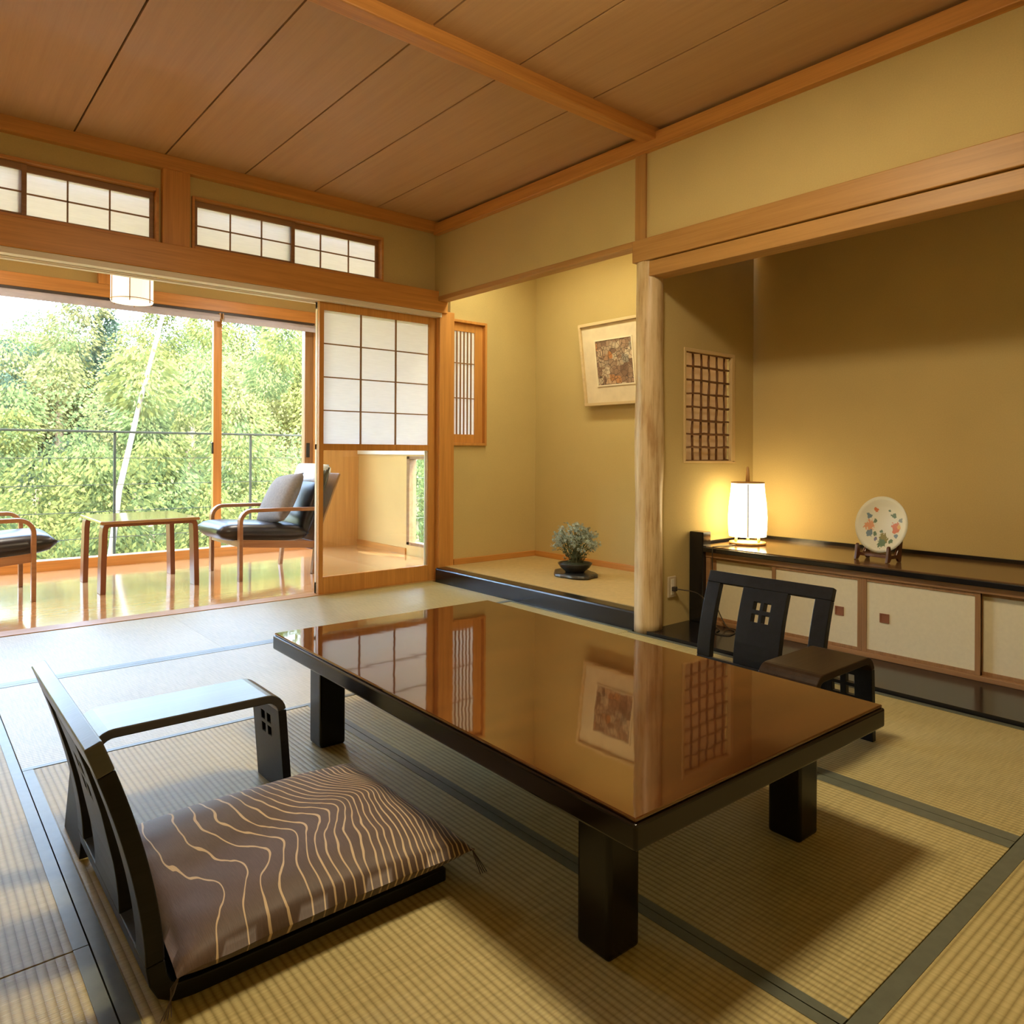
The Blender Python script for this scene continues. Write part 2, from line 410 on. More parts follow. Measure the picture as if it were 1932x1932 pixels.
# horizontal beam (nageshi) over the veranda opening, and the head rail with its tracks
trim(MB().box(-0.8, 3.285, 4.685, 4.745, 2.082, 2.245), M['cedar_x'], 'broad orange lintel over the veranda opening', 'lintel')
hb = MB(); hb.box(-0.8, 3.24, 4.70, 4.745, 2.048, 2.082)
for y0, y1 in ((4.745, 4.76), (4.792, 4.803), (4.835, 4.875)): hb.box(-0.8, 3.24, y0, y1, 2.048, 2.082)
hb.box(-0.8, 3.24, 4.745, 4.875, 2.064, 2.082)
M['pale_x'] = wood('wood_with_bounce_light', (0.78, 0.70, 0.60), 'x', 0.4, 0.06)  # light bounced on to the head rail underside, put into the wood colour
M['pale_z'] = wood('wood_with_daylight', (0.76, 0.66, 0.52), 'z', 0.4, 0.06)  # daylight on the second screen's edge, painted as a paler wood colour
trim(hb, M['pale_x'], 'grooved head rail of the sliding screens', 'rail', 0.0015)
trim(MB().box(-0.8, 3.24, 4.741, 4.872, -0.06, 0.004), M['hinoki_x'], 'pale wooden sill between straw mats and veranda', 'sill', 0.002)
# posts
trim(MB().box(1.215, 1.372, 4.700, 4.81, 2.245, 2.70), M['cedar_z'], 'orange post between the two transom windows', 'post')
trim(MB().box(3.225, 3.365, 4.705, 4.84, 0.0, 2.10), M['cedar_z'], 'orange corner post between shoji screen and alcove', 'post')
trim(MB().box(3.185, 3.235, 2.640, 2.715, 2.19, 2.70), M['hinoki_z'], 'slim post over the log pillar', 'post')
trim(MB().box(3.16, 3.205, -0.55, 2.712, 2.066, 2.190), M['hinoki_y'], 'broad pale lintel over the cabinet alcove', 'lintel')
trim(MB().box(3.175, 3.29, -0.55, 2.68, 1.978, 2.062), M['hinoki_y'], 'lower head rail of the cabinet alcove', 'rail')
trim(MB().box(3.195, 3.285, 2.66, 4.72, 2.168, 2.203), M['hinoki_y'], 'pale wooden edge under the wall band of the display alcove', 'trim')
# alcove step and boards
st = MB().box(3.185, 3.287, 2.66, 4.70, -0.056, 0.108)
trim(st, M['black_lacquer'], 'black lacquered step along the display alcove', 'step', 0.012)
trim(MB().box(4.225, 4.25, 2.68, 4.73, 0.11, 0.155), M['cedar_y'], 'orange baseboard at the back of the display alcove', 'baseboard', 0.002)
trim(MB().box(3.37, 4.23, 4.705, 4.73, 0.11, 0.155), M['cedar_x'], 'orange baseboard at the side of the display alcove', 'baseboard', 0.002)
# natural log pillar
def wob(a, z):
    return 1 + 0.035 * math.sin(3 * a + 1.1 * z) * math.sin(5 * z + a) + 0.02 * math.sin(9 * z + 2 * a) + 0.05 * math.exp(-((z - 0.95) / 0.12) ** 2) * max(0, math.cos(a + 1.2))
def pillar_mat():
    t = NT('peeled_log'); f = t.noise(t.coords((6, 6, 1.2)), 3, 6, 0.6); g = t.noise(t.coords((60, 60, 2)), 2, 3)
    h = t.math('ADD', t.math('MULTIPLY', f, 0.65), t.math('MULTIPLY', g, 0.35))
    t.link(t.ramp(h, [(0.36, (0.40, 0.24, 0.10)), (0.5, (0.60, 0.44, 0.24)), (0.62, (0.68, 0.52, 0.31))]), t.b.inputs['Base Color'])
    t.set(Roughness=0.4); t.bump(h, 0.25, 0.006); return t.m
pl = MB().lathe([(0.079 - 0.004 * k / 40, 2.10 * k / 40) for k in range(41)], (3.238, 2.648, 0), 40, wob)
trim(pl, pillar_mat(), 'peeled natural log pillar between the two alcoves', 'pillar', 0, True)
# veranda window surround
trim(MB().box(-0.90, 3.90, 7.17, 7.23, 2.338, 2.452), M['cedar_x'], 'orange beam above the veranda window', 'beam')
trim(MB().box(1.335, 1.432, 7.165, 7.24, 2.452, 2.60), M['cedar_z'], 'short orange post above the veranda window', 'post')

# ------------------------------------------------------------------ transom windows
def transom(n, x0, x1, label):
    r = thing('window_%d' % n, label, 'window', (x0, 4.74, TZ0), kind='structure')
    w, h = x1 - x0, TZ1 - TZ0; d0, d1 = -0.018, 0.055
    fr = MB(); t = 0.016
    fr.box(t, w - t, d0, d1, 0, t); fr.box(t, w - t, d0, d1, h - t, h); fr.box(0, t - 0.0005, d0, d1, 0, h); fr.box(w - t + 0.0005, w, d0, d1, 0, h)
    fr.build('window_frame', M['cedar_x'], r, 0.002)
    mid = w * 0.487
    for a, b, yy in ((t, mid + 0.02, 0.012), (mid - 0.02, w - t, 0.034)):
        s = thing('sash', None, None); s.parent = r
        sb = MB(); e = 0.024
        z0, z1 = t + 0.001, h - t - 0.001
        sb.box(a + e, b - e, yy, yy + 0.018, z0, z0 + 0.018); sb.box(a + e, b - e, yy, yy + 0.018, z1 - 0.036, z1)
        sb.box(a, a + e - 0.0005, yy, yy + 0.018, z0, z1); sb.box(b - e + 0.0005, b, yy, yy + 0.018, z0, z1)
        sb.build('sash_frame', M['brown_x'], s, 0.001)
        k = MB(); ga, gb, gz0, gz1 = a + e, b - e, z0 + 0.018, z1 - 0.036
        for q in (1, 2): k.box(ga + (gb - ga) * q / 3 - 0.004, ga + (gb - ga) * q / 3 + 0.004, yy + 0.002, yy + 0.012, gz0, gz1)
        k.box(ga, gb, yy + 0.002, yy + 0.011, (gz0 + gz1) / 2 - 0.004, (gz0 + gz1) / 2 + 0.004)
        k.build('muntin_grid', M['brown_x'], s)
        MB().box(ga - 0.004, gb + 0.004, yy + 0.0125, yy + 0.0135, gz0 - 0.004, gz1 + 0.004).build('paper_pane', M['paper_thin'], s)
transom(1, -0.13, 1.20, 'left paper transom window above the veranda opening')
transom(2, 1.39, 2.735, 'right paper transom window nearest the room corner')

# ------------------------------------------------------------------ shoji screens
def shoji(n, x0, y0, label, detail=True):
    r = thing('door_%d' % n, label, 'sliding screen', (x0, y0, 0.004), kind='structure')
    w, h, d = 0.972, 2.052, 0.030
    fb = MB()
    fb.box(0, 0.034, 0, d, 0, h); fb.box(w - 0.062, w, 0, d, 0, h)
    for q0, q1 in ((0, 0.118), (h - 0.062, h), (1.006, 1.052)): fb.box(0.0345, w - 0.0625, 0.001, d - 0.001, q0, q1)
    fb.build('frame', M['cedar_z'], r, 0.002)
    a, b, z0, z1 = 0.034, w - 0.062, 1.052, h - 0.062
    k = MB()
    for q in (1, 2): k.box(a + (b - a) * q / 3 - 0.005, a + (b - a) * q / 3 + 0.005, 0.004, 0.016, z0, z1)
    for q in (1, 2, 3): k.box(a, b, 0.005, 0.015, z0 + (z1 - z0) * q / 4 - 0.004, z0 + (z1 - z0) * q / 4 + 0.004)
    k.build('muntin_grid', M['brown_z'], r)
    MB().box(a - 0.003, b + 0.003, 0.0165, 0.0175, z0 - 0.003, z1 + 0.003).build('paper_pane', M['paper'], r)
    MB().box(a - 0.003, b + 0.003, 0.012, 0.015, 0.116, 1.008).build('glass_pane', M['glass'], r)
    if detail:
        e = MB(); e.box(b - 0.022, b - 0.008, 0.016, 0.028, 0.12, 1.004)
        e.build('inner_stile', plain('pale_edge_wood', (0.75, 0.68, 0.58), 0.5), r, 0.001)
    return r
shoji(1, 2.252, 4.761, 'shoji screen with paper top and glass bottom beside the alcove')
# second leaf parked behind: only its outer stile shows
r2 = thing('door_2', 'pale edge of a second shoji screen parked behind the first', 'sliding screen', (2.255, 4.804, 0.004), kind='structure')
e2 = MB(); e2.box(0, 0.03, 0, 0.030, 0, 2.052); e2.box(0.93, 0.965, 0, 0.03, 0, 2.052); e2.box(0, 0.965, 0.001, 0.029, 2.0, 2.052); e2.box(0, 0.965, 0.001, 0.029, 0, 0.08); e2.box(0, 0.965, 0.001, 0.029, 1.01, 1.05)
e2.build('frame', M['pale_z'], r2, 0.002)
MB().box(0.028, 0.932, 0.014, 0.0165, 0.078, 1.012).build('glass_pane', M['glass'], r2)

# ------------------------------------------------------------------ side window of the display alcove
r = thing('window_3', 'narrow barred paper window in the display alcove side wall', 'window', (SX0, 4.73, SZ0), kind='structure')
w, h = SX1 - SX0, SZ1 - SZ0
fb = MB(); fb.box(0, w - 0.0205, -0.022, 0.06, 0, 0.02); fb.box(0, w - 0.0205, -0.022, 0.06, h - 0.02, h); fb.box(w - 0.02, w, -0.022, 0.06, 0.0, h)
fb.build('window_frame', M['cedar_z'], r, 0.002)
sb = MB(); sb.box(0.0505, w - 0.1005, 0.013, 0.029, 0.021, 0.09); sb.box(0.0505, w - 0.1005, 0.013, 0.029, h - 0.085, h - 0.021); sb.box(w - 0.10, w - 0.021, 0.012, 0.030, 0.021, h - 0.021); sb.box(0.02, 0.05, 0.012, 0.030, 0.021, h - 0.021)
sb.build('sash_frame', M['cedar_z'], r, 0.002)
k = MB(); pa, pb = 0.05, w - 0.10
nb = 7
for q in range(1, nb): xq = pa + (pb - pa) * q / nb; k.box(xq - 0.0045, xq + 0.0045, 0.014, 0.024, 0.09, h - 0.085)
for zq in (0.38, 0.66): k.box(pa, pb, 0.015, 0.022, zq * h - 0.004, zq * h + 0.004)
k.build('muntin_grid', M['brown_z'], r)
MB().box(pa - 0.003, pb + 0.003, 0.0245, 0.0255, 0.087, h - 0.082).build('paper_pane', M['paper'], r)

# ------------------------------------------------------------------ lattice window between the alcoves
r = thing('window_4', 'bamboo lattice window in the wall above the paper lamp', 'window', (LX0, 2.62, LZ0), kind='structure')
w, h = LX1 - LX0, LZ1 - LZ0
fb = MB(); fb.box(0, w, -0.006, 0.02, h - 0.02, h); fb.box(w - 0.035, w, -0.006, 0.02, 0, h - 0.02); fb.box(0, w, -0.006, 0.02, 0, 0.012); fb.box(0, 0.02, -0.006, 0.02, 0.012, h - 0.02)
fb.build('window_frame', plaster('lattice_reveal_plaster', (0.66, 0.48, 0.24)), r, 0.004)
MB().box(0.005, w - 0.01, 0.046, 0.0475, 0.004, h - 0.004).build('paper_pane', M['paper_warm'], r)
rnd = random.Random(3)
k = MB()
for q in range(6):
    x = 0.045 + (w - 0.11) * q / 5
    k.tube([(x + rnd.uniform(-0.006, 0.006), 0.030, h * z / 10) for z in range(11)], [0.0065 + rnd.uniform(-0.001, 0.0015) for _ in range(11)], 8)
for q in range(9):
    z = 0.012 + (h - 0.034) * q / 8
    k.tube([(w * x / 9, 0.018, z + rnd.uniform(-0.004, 0.004)) for x in range(10)], [0.006 + rnd.uniform(-0.001, 0.0015) for _ in range(10)], 8)
k.build('bamboo_lattice', wood('vine_wood', (0.16, 0.07, 0.025), 'z', 0.5, 0.3), r, smooth=True)

# ------------------------------------------------------------------ veranda window
r = thing('window_5', 'large veranda window looking on to the wooded hillside', 'window', (0, 7.20, 0), kind='structure')
fb = MB()
fb.box(-0.90, 3.335, -0.035, 0.10, 2.300, 2.337)
fb.build('head_rail', plain('dark_bronze', (0.05, 0.035, 0.028), 0.5), r, 0.002)
MB().box(-0.90, 3.335, -0.03, 0.10, -0.02, 0.075).build('window_sill', M['cedar_x'], r, 0.003)
MB().box(2.322, 2.400, 0.0, 0.05, 0.075, 2.300).build('mullion', M['cedar_z'], r, 0.003)
MB().box(3.246, 3.335, 0.0, 0.08, 0.075, 2.300).build('side_jamb', M['brown_z'], r, 0.003)
MB().box(0.0, 0.08, 0.0, 0.05, 0.075, 2.300).build('mullion', M['cedar_z'], r, 0.003)
MB().box(2.306, 2.322, -0.012, 0.03, 0.975, 1.085).build('latch', M['black_lacquer'], r, 0.004)
MB().box(3.262, 3.30, -0.008, 0.0, 0.94, 1.09).build('handle', M['black_lacquer'], r, 0.003)
MB().box(0.08, 2.322, 0.02, 0.026, 0.075, 2.300).build('glass_pane', M['glass'], r)
MB().box(2.400, 3.246, 0.028, 0.034, 0.075, 2.300).build('glass_pane', M['glass'], r)
MB().box(-0.90, 0.0, 0.028, 0.034, 0.075, 2.300).build('glass_pane', M['glass'], r)
# end wall window
r = thing('window_6', 'glass door at the veranda end seen through the shoji glass', 'window', (3.86, ew0, ez0), kind='structure')
fb = MB(); fb.box(0, 0.08, 0, ew1 - ew0, 0, 0.03); fb.box(0, 0.08, 0, ew1 - ew0, ez1 - ez0 - 0.03, ez1 - ez0); fb.box(0, 0.08, 0, 0.03, 0, ez1 - ez0); fb.box(0, 0.08, ew1 - ew0 - 0.05, ew1 - ew0, 0, ez1 - ez0)
fb.build('window_frame', M['brown_y'], r, 0.002)
MB().box(0.04, 0.045, 0.03, ew1 - ew0 - 0.05, 0.03, ez1 - ez0 - 0.03).build('glass_pane', M['glass'], r)
# roller blinds
M['blind'] = plain('lilac_grey_blind', (0.45, 0.42, 0.47), 0.7)
for x0, x1, lab in ((0.03, 2.355, 'rolled up blind over the wide left window pane'), (2.375, 3.325, 'rolled up blind over the narrow right window pane')):
    b = thing('roller_blind', lab, 'blind', ((x0 + x1) / 2, 7.125, 2.270), group='rolled up blinds')
    hw = (x1 - x0) / 2
    MB().tube([(-hw + 0.01, 0, 0), (hw - 0.01, 0, 0)], 0.034, 16).build('blind_roll', M['blind'], b, smooth=True)
    MB().box(-hw + 0.012, hw - 0.012, -0.036, -0.030, -0.040, 0.0).build('hem_bar', M['blind'], b, 0.002)
    for xx in (-hw, hw - 0.01): MB().box(xx, xx + 0.01, -0.02, 0.035, -0.01, 0.044).build('bracket', M['hinoki_x'], b)

# ------------------------------------------------------------------ low lacquer table
def lacquer_top():
    t = NT('brown_lacquer_top')
    f = t.noise(t.coords((1.2, 6, 1)), 2, 5); g = t.noise(t.coords(), 7, 2)
    t.link(t.ramp(f, [(0.35, (0.034, 0.011, 0.004)), (0.65, (0.062, 0.020, 0.006))]), t.b.inputs['Base Color'])
    t.set(Roughness=0.035, IOR=2.1); t.b.inputs['Specular IOR Level'].default_value = 0.5
    t.b.inputs['Specular Tint'].default_value = (1.0, 0.72, 0.42, 1)
    t.bump(g, 0.012, 0.02)
    return t.m
TAB = thing('low_table', 'long low glossy brown lacquered table on thick black legs', 'table', (1.478, 1.664, 0), math.radians(-1.1))
tw, tl = 0.476, 0.842
M['table_dark'] = plain('dark_brown_lacquer', (0.010, 0.006, 0.004), 0.16, 0.34)
MB().box(-tw, tw, -tl, tl, 0.303, 0.352).build('table_edge', M['table_dark'], TAB, 0.006, seg=3)
MB().box(-tw + 0.005, tw - 0.005, -tl + 0.005, tl - 0.005, 0.352, 0.360).build('table_top', lacquer_top(), TAB, 0.003)
for sx in (-1, 1):
    for sy in (-1, 1):
        cx, cy = sx * 0.352, sy * 0.66
        q = MB(); hh = 0.046
        q.box(cx - hh, cx + hh, cy - hh, cy + hh, 0.0, 0.303)
        q.build('leg', M['black_leg'], TAB, 0.010, seg=3)

# ------------------------------------------------------------------ floor chairs (zaisu)
M['black_satin'] = wood('black_satin_wood', (0.030, 0.030, 0.030), 'x', 0.30, 0.3, spec=1.0)
def zaisu(label, loc, rz, wid, hgt, group, rail_m):
    r = thing('floor_chair', label, 'floor chair', loc, rz, group)
    # profile: s -> (x,z), seat front to back top; x=0 is back bottom
    path = [(0.62, 0.014), (0.50, 0.014), (0.36, 0.014), (0.24, 0.014), (0.12, 0.0145), (0.06, 0.016), (0.026, 0.020), (0.007, 0.032), (-0.003, 0.052), (-0.009, 0.085)]
    nseat = len(path)
    for k in range(1, 25):
        q = k / 24; z = 0.085 + (hgt - 0.085) * q
        path.append((-0.009 - 0.100 * q ** 1.6, z))
    T = 0.033
    N = len(path); nor = []
    for k in range(N):
        a = Vector(path[max(k - 1, 0)]); b = Vector(path[min(k + 1, N - 1)]); d = (b - a).normalized(); nor.append(Vector((d.y, -d.x)))
    def mp(u, v, side):
        k = min(int(u), N - 2); f = u - k
        p = Vector(path[k]).lerp(Vector(path[k + 1]), f); n_ = nor[k].lerp(nor[k + 1], f).normalized()
        t = T * (1 - 0.1 * (u / (N - 1)))
        p = p + n_ * (t * (0.5 - side))
        return (p.x, v, max(p.y, 0.0))
    hw = wid / 2; sw = 0.068; sp = wid * 0.18
    us = list(range(N)); b0 = nseat - 1            # b0: where the back begins
    bw = M['black_wood']
    MB().grid(us[:b0 + 1], [-hw, -hw * 0.5, 0, hw * 0.5, hw], lambda i, j: True, mp).build('seat', bw, r, 0.003)
    ur = N - 1 - 3.2                               # rail bottom
    seg = [b0 + (ur - b0) * k / 14 for k in range(15)]
    MB().grid(seg, [-hw, -hw + sw], lambda i, j: True, mp).build('stile', bw, r, 0.003)
    MB().grid(seg, [hw - sw, hw], lambda i, j: True, mp).build('stile', bw, r, 0.003)
    MB().grid([ur, ur + 1, ur + 2, N - 1], [-hw, -sp, sp, hw], lambda i, j: True, mp).build('top_rail', rail_m, r, 0.003)
    # splat with four square holes
    hs = 0.032; gp = 0.018
    du = (N - 1 - b0) / (hgt - 0.085)
    uh = b0 + (ur - b0) * 0.58
    su = [b0, b0 + 2, b0 + 4, b0 + 6, uh, uh + hs * du, uh + (hs + gp) * du, uh + (2 * hs + gp) * du, ur]
    su = sorted(su)
    ih = [su.index(uh), su.index(uh + (hs + gp) * du)]
    sv = [-sp, -hs - gp / 2, -gp / 2, gp / 2, hs + gp / 2, sp]
    MB().grid(su, sv, lambda i, j: not (i in ih and j in (1, 3)), mp).build('splat', bw, r, 0.002)
    return r
zaisu('black floor chair with striped brown cushion in the left foreground', (0.365, 1.715, 0.0005), 0.0, 0.63, 0.50, 'black legless floor chairs', M['black_satin'])
zaisu('black floor chair across the table in front of the low cabinet', (2.800, 1.710, 0.0005), PI, 0.585, 0.455, 'black legless floor chairs', M['black_wood'])

# ------------------------------------------------------------------ arm rests (kyosoku)
def armrest(label, loc, rz, ln, wd, hz, top_m, group, hs, flare=0.02):
    r = thing('arm_rest', label, 'arm rest', loc, rz, group)
    R = 0.045; t = 0.024; h = hz - t / 2
    a = ln / 2 - t / 2
    top = arc(-a + R, h - R, R, 172, 90, 6) + arc(a - R, h - R, R, 90, 8, 6)
    MB().plate(top, t, -wd / 2, wd / 2, lambda p, q, c: (p, c, q)).build('top', top_m, r, 0.003)
    for sgn in (-1, 1):
        z0 = top[0][1]; x0 = abs(top[0][0])
        zs = [0.0, 0.05, z0 - 0.11, z0 - 0.075 - hs * 0.6, z0 - 0.03 - hs - 0.012 - hs, z0 - 0.03 - hs - 0.012, z0 - 0.03 - hs, z0 - 0.03, z0]
        zs = sorted(set(round(z, 5) for z in zs))
        zh = [zs.index(round(z0 - 0.03 - hs, 5)), zs.index(round(z0 - 0.03 - 2 * hs - 0.012, 5))]
        def inh(i):
            za = zs[i]
            return (z0 - 0.03 - hs - 1e-4 <= za < z0 - 0.03 - 1e-4) or (z0 - 0.03 - 2 * hs - 0.012 - 1e-4 <= za < z0 - 0.03 - hs - 0.012 - 1e-4)
        g = hs * 0.35
        vs = [-wd / 2, -hs - g, -g, g, hs + g, wd / 2]
        def mp(u, v, side, s=sgn):
            q = 1 - u / z0
            return (s * (x0 + flare * q + (side - 0.5) * t), v, u)
        MB().grid(zs, vs, lambda i, j: not (inh(i) and j in (1, 3)), mp).build('leg', M['black_wood'], r, 0.002)
    return r
armrest('black bentwood arm rest with square holes beside the striped cushion', (0.617, 2.145, 0), 0, 0.505, 0.205, 0.302, M['black_satin'], 'black arm rests', 0.026)
armrest('dark brown arm rest beside the far floor chair behind the table', (2.400, 1.232, 0), 0, 0.415, 0.205, 0.302, wood('dark_brown_top', (0.026, 0.014, 0.007), 'x', 0.42, 0.3, spec=0.12), 'black arm rests', 0.030, 0.012)

# ------------------------------------------------------------------ cushion on the near floor chair
def cushion_mat():
    t = NT('striped_brown_cloth')
    tc = t.new('ShaderNodeTexCoord'); sp = t.new('ShaderNodeSeparateXYZ'); t.link(tc.outputs['Object'], sp.inputs[0])
    x, y = sp.outputs[0], sp.outputs[1]
    n1 = t.noise(t.coords((3.0, 3.0, 0)), 1.6, 2, 0.4)
    def gauss(v, c, w): 
        d = t.math('DIVIDE', t.math('SUBTRACT', v, c), w)
        return t.math('EXPONENT', t.math('MULTIPLY', t.math('MULTIPLY', d, d), -1.0))
    yc = t.math('SUBTRACT', y, t.math('MULTIPLY', t.math('ADD', x, 0.28), 0.45))
    b1 = t.math('MULTIPLY', gauss(yc, -0.195, 0.062), 0.048)
    rt_ = t.math('MINIMUM', t.math('MAXIMUM', t.math('MULTIPLY', t.math('ADD', x, 0.17), 4.0), 0.0), 1.0)
    b2 = t.math('MULTIPLY', t.math('MULTIPLY', gauss(y, -0.08, 0.15), rt_), 0.055)
    s = t.math('SUBTRACT', t.math('SUBTRACT', x, b1), b2)
    s = t.math('ADD', s, t.math('MULTIPLY', t.math('SUBTRACT', n1, 0.5), 0.075))
    s = t.math('MAXIMUM', t.math('ADD', s, 0.315), 0.0)
    irr = t.noise(t.coords((9, 1.2, 0)), 2.0, 2)
    ph = t.math('ADD', t.math('MULTIPLY', s, 7.0), t.math('MULTIPLY', t.math('POWER', s, 2.0), 58.0))
    ph = t.math('ADD', ph, t.math('MULTIPLY_ADD', irr, 1.0, 0.35))
    fr = t.math('FRACT', ph)
    dist = t.math('ABSOLUTE', t.math('SUBTRACT', fr, 0.5))
    grad = t.math('ADD', 7.0, t.math('MULTIPLY', s, 116.0))
    wline = t.math('DIVIDE', dist, grad)          # metres from the line
    mask = t.math('MULTIPLY', t.math('LESS_THAN', wline, 0.0020), t.math('GREATER_THAN', s, 0.015))
    wv = t.noise(t.coords((300, 20, 20)), 2, 2); wv2 = t.noise(t.coords((3, 3, 3)), 3, 3)
    base = t.ramp(t.math('ADD', t.math('MULTIPLY', wv, 0.5), t.math('MULTIPLY', wv2, 0.5)), [(0.35, (0.064, 0.037, 0.025)), (0.65, (0.098, 0.058, 0.041))])
    t.link(t.mix(mask, base, (0.50, 0.37, 0.22)), t.b.inputs['Base Color'])
    t.set(Roughness=0.6); t.b.inputs['Sheen Weight'].default_value = 0.10; t.bump(wv, 0.2, 0.002)
    return t.m
c = MB(); n = 44
us = [-1 + 2 * k / n for k in range(n + 1)]
hx, hy, hz = 0.325, 0.295, 0.066
def cush(u, v, side):
    e = 1 - abs(u) ** 2.6; f = 1 - abs(v) ** 2.6
    z = hz * (max(e, 0) ** 0.38) * (max(f, 0) ** 0.38)
    pin = 1 - 0.045 * (1 - v * v) * u * u; pin2 = 1 - 0.045 * (1 - u * u) * v * v
    x = hx * u * pin; y = hy * v * pin2
    wr = 0.003 * math.sin(14 * u + 5 * v) * math.sin(11 * v) * (u * u + v * v) * 0.5
    return (x, y, (z + wr if side else -z * 0.75))
c.grid(us, us, lambda i, j: True, cush)
cu = thing('seat_cushion', 'plump brown seat cushion with cream contour lines', 'cushion', (0.702, 1.640, 0.082), 0.0)
c.build('cushion_cover', cushion_mat(), cu, smooth=True)
thread = plain('dark_thread', (0.06, 0.04, 0.03), 0.8)
for sx, sy in ((1, -1), (-1, -1)):
    tz = MB(); bx, by = sx * hx * 0.985, sy * hy * 0.985
    for q in range(4): tz.tube([(bx, by, 0), (bx + sx * 0.012, by - 0.006 * (q - 1.5), -0.022), (bx + sx * (0.016 + 0.006 * q), by - 0.012, -0.058)], 0.001, 5)
    tz.build('corner_tassel', thread, cu)

# ------------------------------------------------------------------ low cabinet in the alcove
FX, CT = 3.60, 0.462
CAB = thing('low_cabinet', 'long low cabinet with cream sliding doors and dark glossy top', 'cabinet', (FX, 1.0, 0.018))
y1, y0 = 2.485 - 1.0, -0.52 - 1.0
zt = CT - 0.018
MB().box(-0.028, 0.645, y0, y1 + 0.09, zt - 0.030, zt - 0.004).build('top_board', M['black_lacquer'], CAB, 0.003)
MB().box(0.0, 0.630, y0, y1 + 0.08, zt - 0.004, zt).build('top_panel', wood('glossy_brown_top', (0.16, 0.085, 0.035), 'y', 0.14, 0.25, spec=0.6), CAB)
MB().box(0.630, 0.645, y0, y1 + 0.09, zt - 0.004, zt + 0.020).build('back_edge', M['black_lacquer'], CAB, 0.002)
MB().box(0.02, 0.645, y1 + 0.115, y1 + 0.13, zt - 0.01, zt + 0.014).build('side_edge', M['black_lacquer'], CAB, 0.002)
MB().box(-0.030, 0.048, y1 + 0.035, y1 + 0.130, 0.0, zt + 0.082).build('post', M['black_lacquer'], CAB, 0.005)
fr = MB(); fr.box(-0.004, 0.05, y0, y1 + 0.035, zt - 0.062, zt - 0.030); fr.box(-0.004, 0.05, y0, y1 + 0.035, 0.0, 0.022); fr.box(0.0, 0.04, y1 + 0.005, y1 + 0.035, 0.022, zt - 0.062)
fr.build('frame', M['brown_y'], CAB, 0.002)
MB().box(0.06, 0.640, y0, y1 + 0.03, 0.0, zt - 0.031).build('body', plain('cabinet_inside', (0.15, 0.09, 0.05), 0.8), CAB)
M['fusuma'] = plain('cream_door_paper', (0.66, 0.59, 0.41), 0.75, 0.2, var=0.03, scale=60)
M['copper'] = plain('square_copper_pull', (0.30, 0.12, 0.06), 0.45, 0.5, 0.3)
doors = [(2.49, 2.075, 0.024, None), (2.105, 1.625, 0.004, 1.738), (1.6245, 1.115, 0.004, 1.520), (1.135, 0.62, 0.024, None), (0.65, 0.15, 0.004, 0.27)]
za, zb = 0.022, zt - 0.062
for ya, yb, dx, hy_ in doors:
    d = thing('door', None, None); d.parent = CAB
    A, B = ya - 1.0, yb - 1.0
    MB().box(dx + 0.006, dx + 0.014, B, A, za, zb).build('panel', M['fusuma'], d)
    e = MB(); t = 0.022
    e.box(dx, dx + 0.018, B, B + t, za, zb); e.box(dx, dx + 0.018, A - t, A, za, zb); e.box(dx + 0.001, dx + 0.017, B, A, za, za + 0.016); e.box(dx + 0.001, dx + 0.017, B, A, zb - 0.016, zb)
    e.build('door_frame', M['brown_z'], d, 0.001)
    if hy_:
        hc = hy_ - 1.0; hzc = 0.218 - 0.018
        q = MB(); s_ = 0.022; u_ = 0.017
        q.box(dx + 0.002, dx + 0.008, hc - s_, hc + s_, hzc - s_, hzc - u_); q.box(dx + 0.002, dx + 0.008, hc - s_, hc + s_, hzc + u_, hzc + s_)
        q.box(dx + 0.002, dx + 0.008, hc - s_, hc - u_, hzc - u_, hzc + u_); q.box(dx + 0.002, dx + 0.008, hc + u_, hc + s_, hzc - u_, hzc + u_)
        q.box(dx + 0.005, dx + 0.008, hc - u_, hc + u_, hzc - u_, hzc + u_)
        q.build('pull', M['copper'], d)

# ------------------------------------------------------------------ paper lamp
LZ = CT + 0.001
LAMP = thing('table_lamp', 'lit white paper lamp with wooden base on the cabinet', 'lamp', (3.88, 2.425, LZ))
M['lamp_wood'] = wood('honey_wood', (0.62, 0.36, 0.14), 'z', 0.35, 0.15)
MB().lathe([(0.0, 0), (0.102, 0), (0.108, 0.006), (0.105, 0.014), (0.0, 0.016)], n=40).build('base', M['lamp_wood'], LAMP, smooth=True)
for a in (30, 150, 270): MB().tube([(0.075 * math.cos(math.radians(a)), 0.075 * math.sin(math.radians(a)), 0.014), (0.072 * math.cos(math.radians(a)), 0.072 * math.sin(math.radians(a)), 0.052)], 0.008, 10).build('foot', M['lamp_wood'], LAMP, smooth=True)
MB().lathe([(0.106, 0.048), (0.110, 0.09), (0.112, 0.16), (0.107, 0.24), (0.098, 0.31), (0.094, 0.362), (0.0925, 0.362), (0.096, 0.31), (0.105, 0.24), (0.110, 0.16), (0.108, 0.09), (0.104, 0.048)], n=48).build('lamp_shade', M['lamp_shade'], LAMP, smooth=True)
MB().lathe([(0.0, 0.362), (0.095, 0.362), (0.095, 0.370), (0.0, 0.371)], n=48).build('top_ring', M['lamp_wood'], LAMP, smooth=True)
MB().lathe([(0.0, 0.370), (0.012, 0.370), (0.011, 0.41), (0.007, 0.455), (0.0, 0.462)], n=14).build('finial', M['lamp_wood'], LAMP, smooth=True)
sm = MB()
a0 = math.atan2(-2.425, -3.88) + 0.02
